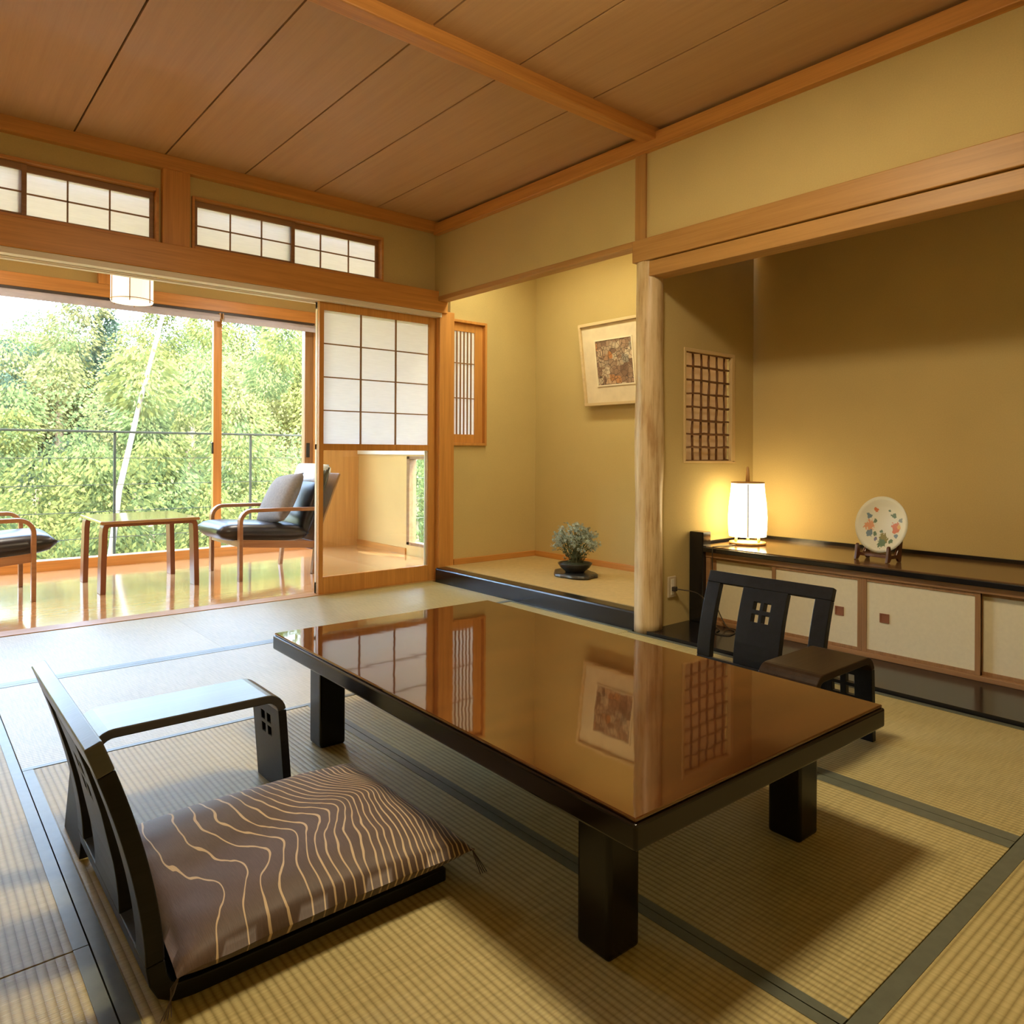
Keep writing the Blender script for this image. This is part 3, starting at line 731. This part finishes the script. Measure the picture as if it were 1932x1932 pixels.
for da in (0.0,):
    sm.tube([((R_ + 0.0015) * math.cos(a0), (R_ + 0.0015) * math.sin(a0), z) for R_, z in ((0.106, 0.05), (0.110, 0.09), (0.112, 0.16), (0.107, 0.24), (0.098, 0.31), (0.094, 0.36))], 0.004, 6)
sm.build('shade_seam', plain('grey_seam', (0.45, 0.44, 0.42), 0.6), LAMP, smooth=True)

# outlet and cord
OUT = thing('wall_outlet', 'small beige wall outlet by the log pillar', 'outlet', (3.405, 2.6195, 0.235))
MB().box(-0.036, 0.036, -0.010, 0, -0.060, 0.060).build('cover_plate', plain('beige_plastic', (0.55, 0.45, 0.30), 0.5), OUT, 0.004)
MB().box(-0.014, 0.014, -0.013, -0.009, -0.045, 0.045).build('socket_face', plain('ivory_plastic', (0.72, 0.66, 0.55), 0.4), OUT, 0.002)
cd = MB()
pts = [(3.407, 2.605, 0.225), (3.42, 2.575, 0.222), (3.48, 2.585, 0.19), (3.545, 2.60, 0.10), (3.60, 2.605, 0.04), (3.66, 2.612, 0.026)]
def smooth_path(p, k=6):
    out = []
    P_ = [Vector(p[0])] + [Vector(q) for q in p] + [Vector(p[-1])]
    for i in range(1, len(P_) - 2):
        for s_ in range(k):
            t = s_ / k; a, b, c_, d_ = P_[i - 1], P_[i], P_[i + 1], P_[i + 2]
            out.append(0.5 * ((2 * b) + (c_ - a) * t + (2 * a - 5 * b + 4 * c_ - d_) * t * t + (3 * b - a - 3 * c_ + d_) * t ** 3))
    out.append(P_[-2]); return out
COR = thing('power_cord', 'thin dark cord trailing from the outlet over the black floor board', 'cord', (0, 0, 0))
MB().tube(smooth_path([(3.407, 2.600, 0.225), (3.44, 2.565, 0.220), (3.50, 2.50, 0.20), (3.555, 2.455, 0.12), (3.55, 2.42, 0.028), (3.50, 2.36, 0.022), (3.42, 2.33, 0.022), (3.44, 2.26, 0.022), (3.53, 2.28, 0.022), (3.57, 2.37, 0.04), (3.565, 2.44, 0.18), (3.562, 2.45, 0.34), (3.560, 2.448, 0.455), (3.58, 2.445, 0.4685), (3.68, 2.44, 0.466), (3.775, 2.435, 0.466)]), 0.0032, 8).build('cable', plain('dark_cable', (0.05, 0.035, 0.02), 0.5), COR, smooth=True)
MB().box(3.392, 3.422, 2.585, 2.606, 0.212, 0.238).build('plug', plain('dark_plug', (0.04, 0.03, 0.025), 0.5), COR, 0.004)

# ------------------------------------------------------------------ decorated plate on a stand
PLT = thing('decorative_plate', 'white plate with painted orange flowers and green leaves', 'plate', (3.815, 1.640, CT + 0.040), math.radians(-10))
def plate_mat():
    t = NT('painted_porcelain')
    v = t.coords((1, 1, 1))
    base = (0.70, 0.69, 0.56)
    col = None
    tc = t.new('ShaderNodeTexCoord')
    def spot(y, z, r, c, prev, wob=0.5):
        sub = t.new('ShaderNodeVectorMath', operation='DISTANCE'); 
        mp = t.new('ShaderNodeMapping'); t.link(tc.outputs['Object'], mp.inputs[0]); mp.inputs['Scale'].default_value = (0, 1, 1)
        t.link(mp.outputs[0], sub.inputs[0]); sub.inputs[1].default_value = (0, y, z)
        nz = t.noise(t.coords((0, 1, 1)), 70, 2, 0.6)
        d = t.math('ADD', sub.outputs['Value'], t.math('MULTIPLY', t.math('SUBTRACT', nz, 0.5), r * 2.4))
        return t.mix(t.math('LESS_THAN', d, r), prev, c)
    col = base
    OR = (0.62, 0.18, 0.06); GR = (0.13, 0.20, 0.12); BL = (0.16, 0.24, 0.30); OL = (0.25, 0.22, 0.06)
    for (y, z, r, c) in ((0.042, 0.212, 0.012, OR), (0.07, 0.13, 0.026, (0.68, 0.33, 0.18)), (-0.07, 0.128, 0.024, OR), (-0.085, 0.135, 0.010, (0.7, 0.4, 0.1)),
                         (0.078, 0.180, 0.013, BL), (0.045, 0.155, 0.010, GR), (-0.030, 0.212, 0.007, GR), (-0.055, 0.190, 0.013, GR), (-0.095, 0.168, 0.011, BL),
                         (0.065, 0.092, 0.017, BL), (0.040, 0.090, 0.012, GR), (-0.008, 0.078, 0.021, OL), (-0.02, 0.060, 0.016, OL), (-0.078, 0.090, 0.011, BL), (-0.052, 0.060, 0.012, GR), (0.030, 0.066, 0.009, (0.2, 0.2, 0.3)), (0.005, 0.105, 0.008, GR), (-0.005, 0.048, 0.02, GR)):
        col = spot(y, z, r, c, col)
    t.link(col, t.b.inputs['Base Color']); t.set(Roughness=0.35)
    return t.m
# disc built facing -x, leaning back
pb = MB()
prof = [(0.0, 0.000), (0.085, 0.000), (0.100, 0.006), (0.125, 0.016), (0.141, 0.022), (0.142, 0.026), (0.124, 0.021), (0.100, 0.011), (0.084, 0.006), (0.0, 0.006)]
nn = 56
for (rr, d) in prof:
    for q in range(nn):
        a = 2 * PI * q / nn; yy, zz = rr * math.cos(a), 0.142 + rr * math.sin(a)
        pb.v.append((0.022 - d + zz * 0.17, yy, zz))
for k in range(len(prof) - 1):
    for q in range(nn):
        a = k * nn; b = a + nn; pb.f.append((a + q, a + (q + 1) % nn, b + (q + 1) % nn, b + q))
pb.build('plate_disc', plate_mat(), PLT, smooth=True)
STD = thing('plate_stand', 'dark reddish wooden easel holding the painted plate', 'stand', (3.815, 1.640, CT + 0.001), math.radians(-10))
M['red_wood'] = wood('dark_red_wood', (0.10, 0.035, 0.018), 'z', 0.25, 0.3, spec=0.6)
for sy in (-1, 1):
    y = sy * 0.085
    pr = [(-0.065, 0.0), (-0.058, 0.03), (-0.052, 0.075), (-0.040, 0.082), (-0.034, 0.06), (-0.030, 0.036), (0.01, 0.036), (0.045, 0.10), (0.062, 0.22), (0.074, 0.22), (0.062, 0.09), (0.05, 0.0), (0.035, 0.0), (0.02, 0.018), (-0.03, 0.018), (-0.045, 0.0)]
    q = MB(); i = len(q.v); m_ = len(pr)
    q.v += [(a, y - 0.007, b) for a, b in pr] + [(a, y + 0.007, b) for a, b in pr]
    q.f += [tuple(range(m_)), tuple(range(2 * m_ - 1, m_ - 1, -1))] + [(k, k + m_, (k + 1) % m_ + m_, (k + 1) % m_) for k in range(m_)]
    q.build('side_bracket', M['red_wood'], STD, 0.002)
q = MB(); q.box(-0.028, -0.016, -0.08, 0.08, 0.018, 0.034); q.box(0.012, 0.024, -0.08, 0.08, 0.016, 0.034)
q.build('crossbar', M['red_wood'], STD, 0.002)

# ------------------------------------------------------------------ picture in the display alcove
PIC = thing('framed_picture', 'pale framed abstract picture hanging in the display alcove', 'picture', (4.242, 3.735, 1.37))
def art_mat():
    t = NT('abstract_block_print')
    v = t.coords((1, 9, 9)); vo = t.new('ShaderNodeTexVoronoi', feature='F1', distance='CHEBYCHEV'); t.link(v, vo.inputs['Vector']); vo.inputs['Scale'].default_value = 2.2
    vo2 = t.new('ShaderNodeTexVoronoi', feature='DISTANCE_TO_EDGE'); t.link(t.coords((1, 10, 12)), vo2.inputs['Vector']); vo2.inputs['Scale'].default_value = 2.4
    sep = t.new('ShaderNodeSeparateColor'); t.link(vo.outputs['Color'], sep.inputs[0])
    c = t.ramp(sep.outputs[0], [(0.0, (0.16, 0.09, 0.06)), (0.3, (0.28, 0.17, 0.11)), (0.55, (0.38, 0.27, 0.18)), (0.75, (0.60, 0.50, 0.36)), (0.88, (0.45, 0.17, 0.04)), (1.0, (0.30, 0.27, 0.22))])
    e = t.math('LESS_THAN', vo2.outputs['Distance'], 0.035)
    t.link(t.mix(e, c, (0.09, 0.06, 0.04)), t.b.inputs['Base Color']); t.set(Roughness=0.7); return t.m
ph, pw, tilt = 0.635, 0.335, 0.085
def tp(y, z, d): return (-0.030 - tilt * z / ph - d, y, z)
def tbox(mb, y0, y1, z0, z1, d0, d1):
    i = len(mb.v); mb.v += [tp(y, z, d) for d in (d0, d1) for z in (z0, z1) for y in (y0, y1)]
    mb.f += [tuple(i + k for k in q) for q in ((0, 2, 3, 1), (4, 5, 7, 6), (0, 1, 5, 4), (2, 6, 7, 3), (0, 4, 6, 2), (1, 3, 7, 5))]
q = MB(); e = 0.020
tbox(q, -pw, pw, 0, e, 0, 0.03); tbox(q, -pw, pw, ph - e, ph, 0, 0.03); tbox(q, -pw, -pw + e, e, ph - e, 0, 0.03); tbox(q, pw - e, pw, e, ph - e, 0, 0.03)
q.build('picture_frame', wood('pale_frame_wood', (0.66, 0.50, 0.28), 'y', 0.4, 0.1), PIC, 0.003)
q = MB(); tbox(q, -pw + e, pw - e, e, ph - e, 0.004, 0.012); q.build('mat_board', plain('cream_mat_board', (0.72, 0.60, 0.42), 0.8), PIC)
q = MB(); f_ = 0.010; ay, az0, az1 = 0.18, 0.155, 0.49
tbox(q, -ay - f_, ay + f_, az0 - f_, az0, 0.012, 0.018); tbox(q, -ay - f_, ay + f_, az1, az1 + f_, 0.012, 0.018); tbox(q, -ay - f_, -ay, az0, az1, 0.012, 0.018); tbox(q, ay, ay + f_, az0, az1, 0.012, 0.018)
q.build('inner_slip', plain('ivory_slip', (0.80, 0.70, 0.52), 0.6), PIC)
q = MB(); tbox(q, -ay, ay, az0, az1, 0.012, 0.014); q.build('print', art_mat(), PIC)
q = MB(); q.tube([tp(-0.15, ph - 0.08, -0.002), (0.0, 0.0, ph + 0.03), tp(0.15, ph - 0.08, -0.002)], 0.0015, 5); q.build('hanging_cord', M['lamp_wood'], PIC)

# ------------------------------------------------------------------ flower arrangement
POT = thing('flower_bowl', 'dark bowl of small blue grey flowers in the display alcove', 'flowers', (3.765, 3.755, 0.139))
MB().lathe([(0.0, 0.0), (0.066, 0.0), (0.076, 0.010), (0.106, 0.034), (0.122, 0.058), (0.125, 0.066), (0.118, 0.066), (0.110, 0.050), (0.0, 0.046)], n=36).build('bowl', plain('dark_glazed_ceramic', (0.03, 0.03, 0.028), 0.3), POT, smooth=True)
MB().lathe([(0.0, 0.070), (0.06, 0.070), (0.113, 0.054)], n=24).build('moss', plain('dark_moss', (0.045, 0.05, 0.025), 0.9, var=0.4, scale=60), POT, smooth=True)
rnd = random.Random(11)
stems = MB(); fl_ = MB(); lv = MB()
def floret(mb, p, r, k=5):
    nrm = Vector((rnd.gauss(0, 1), rnd.gauss(0, 1), rnd.gauss(0.6, 1))).normalized(); a = nrm.orthogonal().normalized(); b = nrm.cross(a)
    for q in range(k):
        t0 = 2 * PI * q / k; t1 = t0 + 0.45; t2 = t0 - 0.45
        P1 = p + (a * math.cos(t1) + b * math.sin(t1)) * r * 0.6; P2 = p + (a * math.cos(t2) + b * math.sin(t2)) * r * 0.6; P3 = p + (a * math.cos(t0) + b * math.sin(t0)) * r + nrm * r * 0.25
        mb.quad(p, P2, P3, P1)
for s_ in range(74):
    a = rnd.uniform(0, 2 * PI); ra = 0.155 * math.sqrt(rnd.random()); hgt = 0.275 - 0.75 * ra + rnd.uniform(-0.05, 0.05)
    top = Vector((ra * math.cos(a), ra * math.sin(a), 0.06 + max(0.07, hgt)))
    base = Vector((0.05 * rnd.uniform(-1, 1), 0.05 * rnd.uniform(-1, 1), 0.06))
    mid = base.lerp(top, 0.55) + Vector((0, 0, 0.03))
    stems.tube([base, mid, top], 0.0016, 5)
    for q in range(11): floret(fl_, top + Vector((rnd.gauss(0, 0.018), rnd.gauss(0, 0.018), rnd.gauss(0, 0.014))), rnd.uniform(0.009, 0.015))
    for q in range(5):
        p = base.lerp(top, rnd.uniform(0.15, 0.8)); d = Vector((rnd.gauss(0, 1), rnd.gauss(0, 1), rnd.gauss(0.4, 0.6))).normalized(); w_ = d.orthogonal().normalized() * 0.006
        L = rnd.uniform(0.02, 0.04); lv.quad(p, p + d * L * 0.5 + w_, p + d * L, p + d * L * 0.5 - w_)
stems.build('stems', plain('dull_green_stem', (0.10, 0.11, 0.05), 0.7), POT)
fl_.build('blossoms', plain('blue_grey_petals', (0.33, 0.40, 0.36), 0.7, var=0.25, scale=50), POT)
lv.build('leaves', plain('grey_green_leaf', (0.11, 0.14, 0.08), 0.7, var=0.3, scale=40), POT)
SLB = MB(); rnd2 = random.Random(5)
SLB.lathe([(0.0, 0.0), (0.85, 0.0), (1.0, 0.25), (0.98, 0.8), (0.9, 1.0), (0.0, 1.0)], n=26, wob=lambda a, z: 1 + 0.09 * math.sin(2 * a + 0.5) + 0.06 * math.sin(5 * a) + 0.03 * math.sin(9 * a))
SLB.v = [(x * 0.145, y * 0.200, z * 0.028) for x, y, z in SLB.v]
sl = SLB.build('wooden_slab', M['black_satin'], bevel=0.003)
sl.location = (3.765, 3.755, 0.1105); tag(sl, 'dark irregular wooden slab under the flower bowl', 'display base')

# ------------------------------------------------------------------ veranda furniture
M['leather'] = plain('black_leather', (0.022, 0.018, 0.017), 0.32, 0.6, var=0.2, scale=12)
M['beech'] = wood('bent_beech', (0.33, 0.155, 0.06), 'x', 0.35, 0.15)
M['teak'] = wood('red_brown_table_wood', (0.23, 0.085, 0.035), 'z', 0.35, 0.15)
M['grey_cloth'] = plain('grey_cushion_cloth', (0.235, 0.21, 0.195), 0.85, 0.2, var=0.12, scale=60)
M['white_cloth'] = plain('white_cover_cloth', (0.80, 0.80, 0.82), 0.8, 0.2)
def soft(mb, c, sx, sy, sz, ax, pw_=3.0, n=14, bulge=1.0):
    """rounded cushion block; ax = 3 axis vectors"""
    c = Vector(c); ax = [Vector(a).normalized() for a in ax]
    us = [-1 + 2 * k / n for k in range(n + 1)]
    def m_(u, v, side):
        e = max(0, 1 - abs(u) ** pw_) ** 0.45; f = max(0, 1 - abs(v) ** pw_) ** 0.45
        z = sz * e * f * (1 if side else -1)
        return c + ax[0] * (sx * u) + ax[1] * (sy * v) + ax[2] * z
    mb.grid(us, us, lambda i, j: True, m_)
def armchair(label, loc, rz, group, pillow):
    r = thing('armchair', label, 'armchair', loc, rz, group)   # faces -x locally, origin at front centre on the floor
    hw = 0.335
    for s_ in (-1, 1):
        y = s_ * hw
        path = [(0.0, 0.0), (0.0, 0.20), (0.0, 0.40)] + arc(0.09, 0.455, 0.09, 180, 90, 8) + [(0.35, 0.543), (0.66, 0.535)]
        MB().plate(path, 0.028, y - 0.028, y + 0.028, lambda a, b, c_: (a, c_, b)).build('arm_frame', M['beech'], r, 0.004)
        MB().plate([(0.66, 0.545), (0.64, 0.35), (0.60, 0.0)], 0.028, y - 0.024, y + 0.024, lambda a, b, c_: (a, c_, b)).build('rear_leg', M['beech'], r, 0.004)
        MB().plate([(0.0, 0.292), (0.35, 0.262), (0.66, 0.238)], 0.058, y - 0.012, y + 0.012, lambda a, b, c_: (a, c_, b)).build('side_rail', M['beech'], r, 0.003)
    MB().box(-0.010, 0.014, -hw + 0.02, hw - 0.02, 0.262, 0.312).build('front_rail', wood('pale_beech', (0.55, 0.36, 0.17), 'y', 0.4, 0.12), r, 0.003)
    MB().box(0.63, 0.65, -hw, hw, 0.215, 0.26).build('back_rail', M['beech'], r, 0.003)
    q = MB(); soft(q, (0.222, 0, 0.356), 0.378, 0.312, 0.078, ((1, 0, -0.07), (0, 1, 0), (0.07, 0, 1)), 5)
    q.build('seat_pad', M['leather'], r, smooth=True)
    bx = Vector((0.36, 0, 0.93)).normalized()
    q = MB(); soft(q, Vector((0.565, 0, 0.345)) + bx * 0.27, 0.30, 0.30, 0.055, (bx, (0, 1, 0), (0.93, 0, -0.36)), 5)
    q.build('back_pad', M['leather'], r, smooth=True)
    q = MB(); soft(q, Vector((0.560, 0, 0.345)) + bx * 0.50, 0.095, 0.272, 0.066, (bx, (0, 1, 0), (0.93, 0, -0.36)), 6)
    q.build('head_cover', M['white_cloth'], r, smooth=True)
    bk = MB(); bk.obox(Vector((0.675, 0, 0.30)) + bx * 0.22, bx * 0.34, (0, 0.27, 0), Vector((0.93, 0, -0.36)) * 0.009); bk.build('back_board', M['beech'], r, 0.004)
    if pillow:
        q = MB(); bz = Vector((0.55, 0, 0.83)).normalized()
        soft(q, (0, 0, 0), 0.225, 0.235, 0.085, ((1, 0, 0), (0, 1, 0), (0, 0, 1)), 2.4, 18)
        p = q.build('scatter_cushion', M['grey_cloth'], smooth=True)
        return r, p
    return r, None
ac, pil = armchair('wooden armchair with black leather pads right of the veranda table', (2.045, 6.035, -0.01), 0, 'veranda armchairs', True)
tag(pil, 'grey scatter cushion leaning on the right veranda armchair', 'cushion')
pil.matrix_world = Matrix.Translation((2.045 + 0.435, 5.985, 0.602)) @ Matrix(((0.48, 0.0, -0.877), (0.0, 1.0, 0.0), (0.877, 0.0, 0.48))).to_4x4() @ Matrix.Rotation(math.radians(8), 4, 'Z')
ac2, _ = armchair('wooden armchair with black seat pad cut by the left edge', (0.705, 6.14, -0.01), PI, 'veranda armchairs', False)

VT = thing('side_table', 'small square wooden table with glossy top on the veranda', 'table', (1.425, 6.12, -0.01))
hx_, hy_ = 0.335, 0.375
MB().box(-hx_, hx_, -hy_, hy_, 0.490, 0.512).build('table_top', wood('glossy_table_top', (0.42, 0.24, 0.10), 'x', 0.06, 0.15, spec=0.7, coat=0.8), VT, 0.006)
for sx in (-1, 1):
    for sy in (-1, 1):
        q = MB()
        q.plate([(0.0, 0.0), (0.004, 0.2), (0.010, 0.42)] + arc(0.045, 0.455, 0.032, 180, 100, 5) , 0.036, -0.056, 0.056, lambda a, b, c_: (sx * (-a + hx_ - 0.02), sy * (hy_ - 0.062) + c_, b))
        q.build('leg', M['teak'], VT, 0.003)
for sy in (-1, 1): MB().box(-hx_ + 0.05, hx_ - 0.05, sy * (hy_ - 0.021) - 0.009, sy * (hy_ - 0.021) + 0.009, 0.470, 0.490).build('apron', M['teak'], VT, 0.002)

PEN = thing('pendant_lamp', 'lit drum shaped paper pendant lamp over the veranda', 'lamp', (1.345, 6.02, 2.10))
MB().lathe([(0.0, 0.010), (0.140, 0.010), (0.143, 0.016), (0.143, 0.30), (0.140, 0.30), (0.138, 0.02), (0.0, 0.018)], n=48).build('lamp_shade', M['pendant_shade'], PEN, smooth=False)
q = MB()
for a in range(6):
    an = a * PI / 3 + 0.2; q.tube([(0.1455 * math.cos(an), 0.1455 * math.sin(an), 0.0), (0.1455 * math.cos(an), 0.1455 * math.sin(an), 0.30)], 0.0035, 6)
for z in (0.025, 0.30): q.tube([(0.1455 * math.cos(k * PI / 20), 0.1455 * math.sin(k * PI / 20), z) for k in range(41)], 0.003, 6, False)
q.build('wire_frame', M['hinoki_z'], PEN, smooth=True)
q = MB().tube([(0, 0, 0.29), (0, 0, 0.49)], 0.012, 10); q.lathe([(0.0, 0.47), (0.05, 0.47), (0.05, 0.499), (0.0, 0.499)], n=24)
q.build('ceiling_rod', M['hinoki_z'], PEN, smooth=False)

# ------------------------------------------------------------------ outside: balcony rail, hillside, trees
RAIL = thing('balcony_railing', 'thin grey wire railing outside the veranda window', 'railing', (0, 8.3, -0.30))
M['steel'] = plain('grey_green_metal', (0.035, 0.045, 0.036), 0.5, 0.3, 0.0)
MB().box(-2.5, 6.0, -0.02, 0.02, 1.480, 1.502).build('top_rail', M['steel'], RAIL, 0.004)
for x in (-1.08, 0.31, 1.70, 3.09, 4.48): MB().box(x - 0.011, x + 0.011, -0.011, 0.011, 0.0, 1.480).build('post', M['steel'], RAIL)
for z in (1.225, 0.955, 0.685, 0.42): MB().tube([(-2.5, 0, z), (6.0, 0, z)], 0.004, 6).build('wire', M['steel'], RAIL)
dk = MB().box(-2.5, 6.2, 7.33, 8.45, -0.36, -0.30).build('balcony_deck', plain('pale_deck', (0.45, 0.42, 0.36), 0.7)); tag(dk, 'pale balcony deck outside the veranda window', 'deck', kind='structure')

def hill_z(x, y):
    return -4.2 + 0.235 * max(0, y - 10) + 0.6 * math.sin(0.25 * x + 0.3) + 0.4 * math.sin(0.4 * y)
g = MB(); xs_ = [-40 + 4 * k for k in range(31)]; ys_ = [8.6 + 2.6 * k for k in range(26)]
for i, x in enumerate(xs_):
    for y in ys_: g.v.append((x, y, hill_z(x, y) - (0.0)))
for i in range(len(xs_) - 1):
    for j in range(len(ys_) - 1):
        a = i * len(ys_) + j; b = a + len(ys_); g.f.append((a, b, b + 1, a + 1))
hill = g.build('ground', plain('grassy_slope', (0.09, 0.11, 0.03), 0.9, 0.2, var=0.5, scale=1.2), smooth=True)
tag(hill, 'grassy hillside below the trees outside', 'hillside', kind='structure')

def leaf_mat(name, c, var=0.35):
    t = NT(name); oi = t.new('ShaderNodeObjectInfo')
    f = t.noise(t.coords(), 1.6, 4, 0.7)
    fac = t.math('ADD', t.math('MULTIPLY', f, 0.8), t.math('MULTIPLY', oi.outputs['Random'], 0.2))
    col = t.ramp(fac, [(0.3, tuple(x * (1 - var) for x in c)), (0.5, c), (0.72, tuple(min(1, x * (1 + var)) for x in c))])
    d = t.new('ShaderNodeBsdfDiffuse'); r = t.new('ShaderNodeBsdfTranslucent'); mx = t.new('ShaderNodeMixShader'); mx.inputs[0].default_value = 0.5
    t.link(col, d.inputs[0]); t.link(col, r.inputs[0]); t.link(d.outputs[0], mx.inputs[1]); t.link(r.outputs[0], mx.inputs[2]); t.link(mx.outputs[0], t.out.inputs[0])
    return t.m
LM = [leaf_mat('yellow_green_leaves', (0.094, 0.120, 0.043)), leaf_mat('fresh_green_leaves', (0.068, 0.104, 0.045)), leaf_mat('blue_green_needles', (0.034, 0.062, 0.048)), leaf_mat('pale_bamboo_leaves', (0.113, 0.134, 0.062))]
BARK = plain('dark_bark', (0.09, 0.08, 0.06), 0.8, var=0.3)
def crown_mesh(seed, kind):
    rd = random.Random(seed); mb = MB()
    if kind == 'round':
        cl = [(Vector((rd.gauss(0, 0.42), rd.gauss(0, 0.42), rd.gauss(0, 0.40))), rd.uniform(0.30, 0.48)) for _ in range(16)]; n_ = 15000; ls = 0.032
    elif kind == 'cone':
        cl = [(Vector((rd.uniform(-1, 1) * (1 - k / 16) * 0.55, rd.uniform(-1, 1) * (1 - k / 16) * 0.55, -1 + k / 8)), 0.16 + 0.36 * (1 - k / 16)) for k in range(16)]; n_ = 11000; ls = 0.032
    else:
        cl = [(Vector((rd.gauss(0, 0.5), rd.gauss(0, 0.5), rd.gauss(0, 0.5))), rd.uniform(0.22, 0.4)) for _ in range(18)]; n_ = 14000; ls = 0.040
    for q in range(n_):
        c_, rad = cl[q % len(cl)]
        d = Vector((rd.gauss(0, 1), rd.gauss(0, 1), rd.gauss(0, 1))).normalized()
        p = c_ + d * rad * (0.6 + 0.4 * rd.random()) * Vector((1, 1, 0.8)).length / 1.62
        if kind == 'droop':
            a = Vector((d.x, d.y, -0.9 + 0.5 * rd.random())).normalized(); L = ls * rd.uniform(0.8, 1.5); wd = ls * 0.28
        else:
            a = (d + Vector((rd.gauss(0, .7), rd.gauss(0, .7), rd.gauss(0, .7)))).normalized(); L = ls * rd.uniform(0.6, 1.3); wd = ls * 0.42
        b = a.cross(Vector((rd.gauss(0, 1), rd.gauss(0, 1), rd.gauss(0, 1)))).normalized() * wd
        i = len(mb.v); mb.v += [tuple(p - a * L * .5), tuple(p + b), tuple(p + a * L * .5), tuple(p - b)]; mb.f.append((i, i + 1, i + 2, i + 3))
    me = bpy.data.meshes.new('crown'); me.from_pydata(mb.v, [], mb.f); return me
CROWNS = {'round': [crown_mesh(1, 'round'), crown_mesh(2, 'round')], 'cone': [crown_mesh(3, 'cone')], 'droop': [crown_mesh(4, 'droop'), crown_mesh(5, 'droop')]}
CR = {}
def tree(label, x, y, ztop, rad, kind, lm, name='tree', group='trees on the hillside outside', squash=1.0):
    z0 = hill_z(x, y); h = ztop - z0
    r = thing(name, label, 'tree', (x, y, z0), 0, group)
    rd = random.Random(int(x * 131 + y * 17))
    cz = max(ztop - rad * squash * 1.05, z0 + 0.8)
    MB().tube([(0, 0, -0.2), (0.1 * rd.uniform(-1, 1), 0.1 * rd.uniform(-1, 1), (cz - z0) * 0.55), (0, 0, cz - z0)], [0.16, 0.12, 0.06], 8).build('trunk', BARK, r, smooth=True)
    for k_ in range(1):
        key = (kind, rd.randrange(len(CROWNS[kind])), lm)
        if key not in CR:
            me = CROWNS[kind][key[1]].copy(); me.materials.append(LM[lm]); CR[key] = me
        o = bpy.data.objects.new('crown', CR[key]); COL.objects.link(o); o.parent = r
        o.location = (0, 0, cz - z0); o.scale = (rad, rad, rad * squash); o.rotation_euler = (0, 0, rd.uniform(0, 6.28))
    return r
FIL = 'bright green leafy tree massed on the hillside behind the railing'
tree('dark blue green conifer at the upper left of the window', 4.4, 23.0, 5.0, 2.0, 'cone', 2, 'conifer_tree', squash=1.6)
tree('second dark conifer on the skyline right of the mullion', 14.5, 27.0, 5.6, 2.2, 'cone', 2, 'conifer_tree', squash=1.6)
rt = random.Random(21)
for k_ in range(35):
    y = 11.5 + (k_ // 7) * 3.6 + rt.uniform(-0.6, 0.6); t_ = (k_ % 7 + rt.uniform(0.25, 0.75) + 0.5 * ((k_ // 7) % 2) - 0.25) / 7
    xa = 0.08 * y - 1.5; xb = 0.56 * y + 1.5
    x = xa + (xb - xa) * t_
    depth = x * sa + y * ca
    ztop = 1.0 + depth * (-0.02 + 0.235 * min(1, (y - 10) / 13.0)) + rt.uniform(-0.5, 0.2) - (0.8 if t_ > 0.9 else 0)
    ztop = min(ztop, 1.0 + depth * 0.190)
    if y > 19: ztop = 1.0 + depth * 0.206 + rt.uniform(-0.3, 0.3)
    kind = rt.choice(['round', 'droop', 'round', 'droop'])
    lm = rt.choice([0, 1, 3, 1, 0, 3])
    if y > 19 and t_ < 0.2: lm = 2
    tree(FIL, x, y, ztop, rt.uniform(1.5, 2.2) * (0.75 + y / 40), kind, lm)
for bx_, by_, bt_ in ((2.5, 26.5, 5.9), (4.3, 28.0, 6.3), (6.4, 28.6, 6.4), (8.6, 28.6, 6.7), (11.0, 28.6, 7.0)): tree(FIL, bx_, by_, bt_, 2.3, 'round', 1)
tree('leafy tree just outside the veranda end window', 7.4, 11.6, 2.6, 1.5, 'round', 1)
# leaning pale trunk
lt = thing('leaning_trunk', 'bare pale trunk leaning across the view left of the mullion', 'tree', (1.65, 9.6, hill_z(1.65, 9.6)))
z0 = lt.location.z
MB().tube([(0.0, 0.0, -0.2), (0.22, 0, -0.8 - z0), (0.364, 0, 0.52 - z0), (0.594, 0.02, 1.60 - z0), (0.836, 0.0, 2.65 - z0), (1.0, 0.0, 3.4 - z0)], [0.044, 0.040, 0.034, 0.027, 0.022, 0.016], 10).build('trunk', plain('silvery_bark', (0.13, 0.125, 0.11), 0.7, var=0.25), lt, smooth=True)
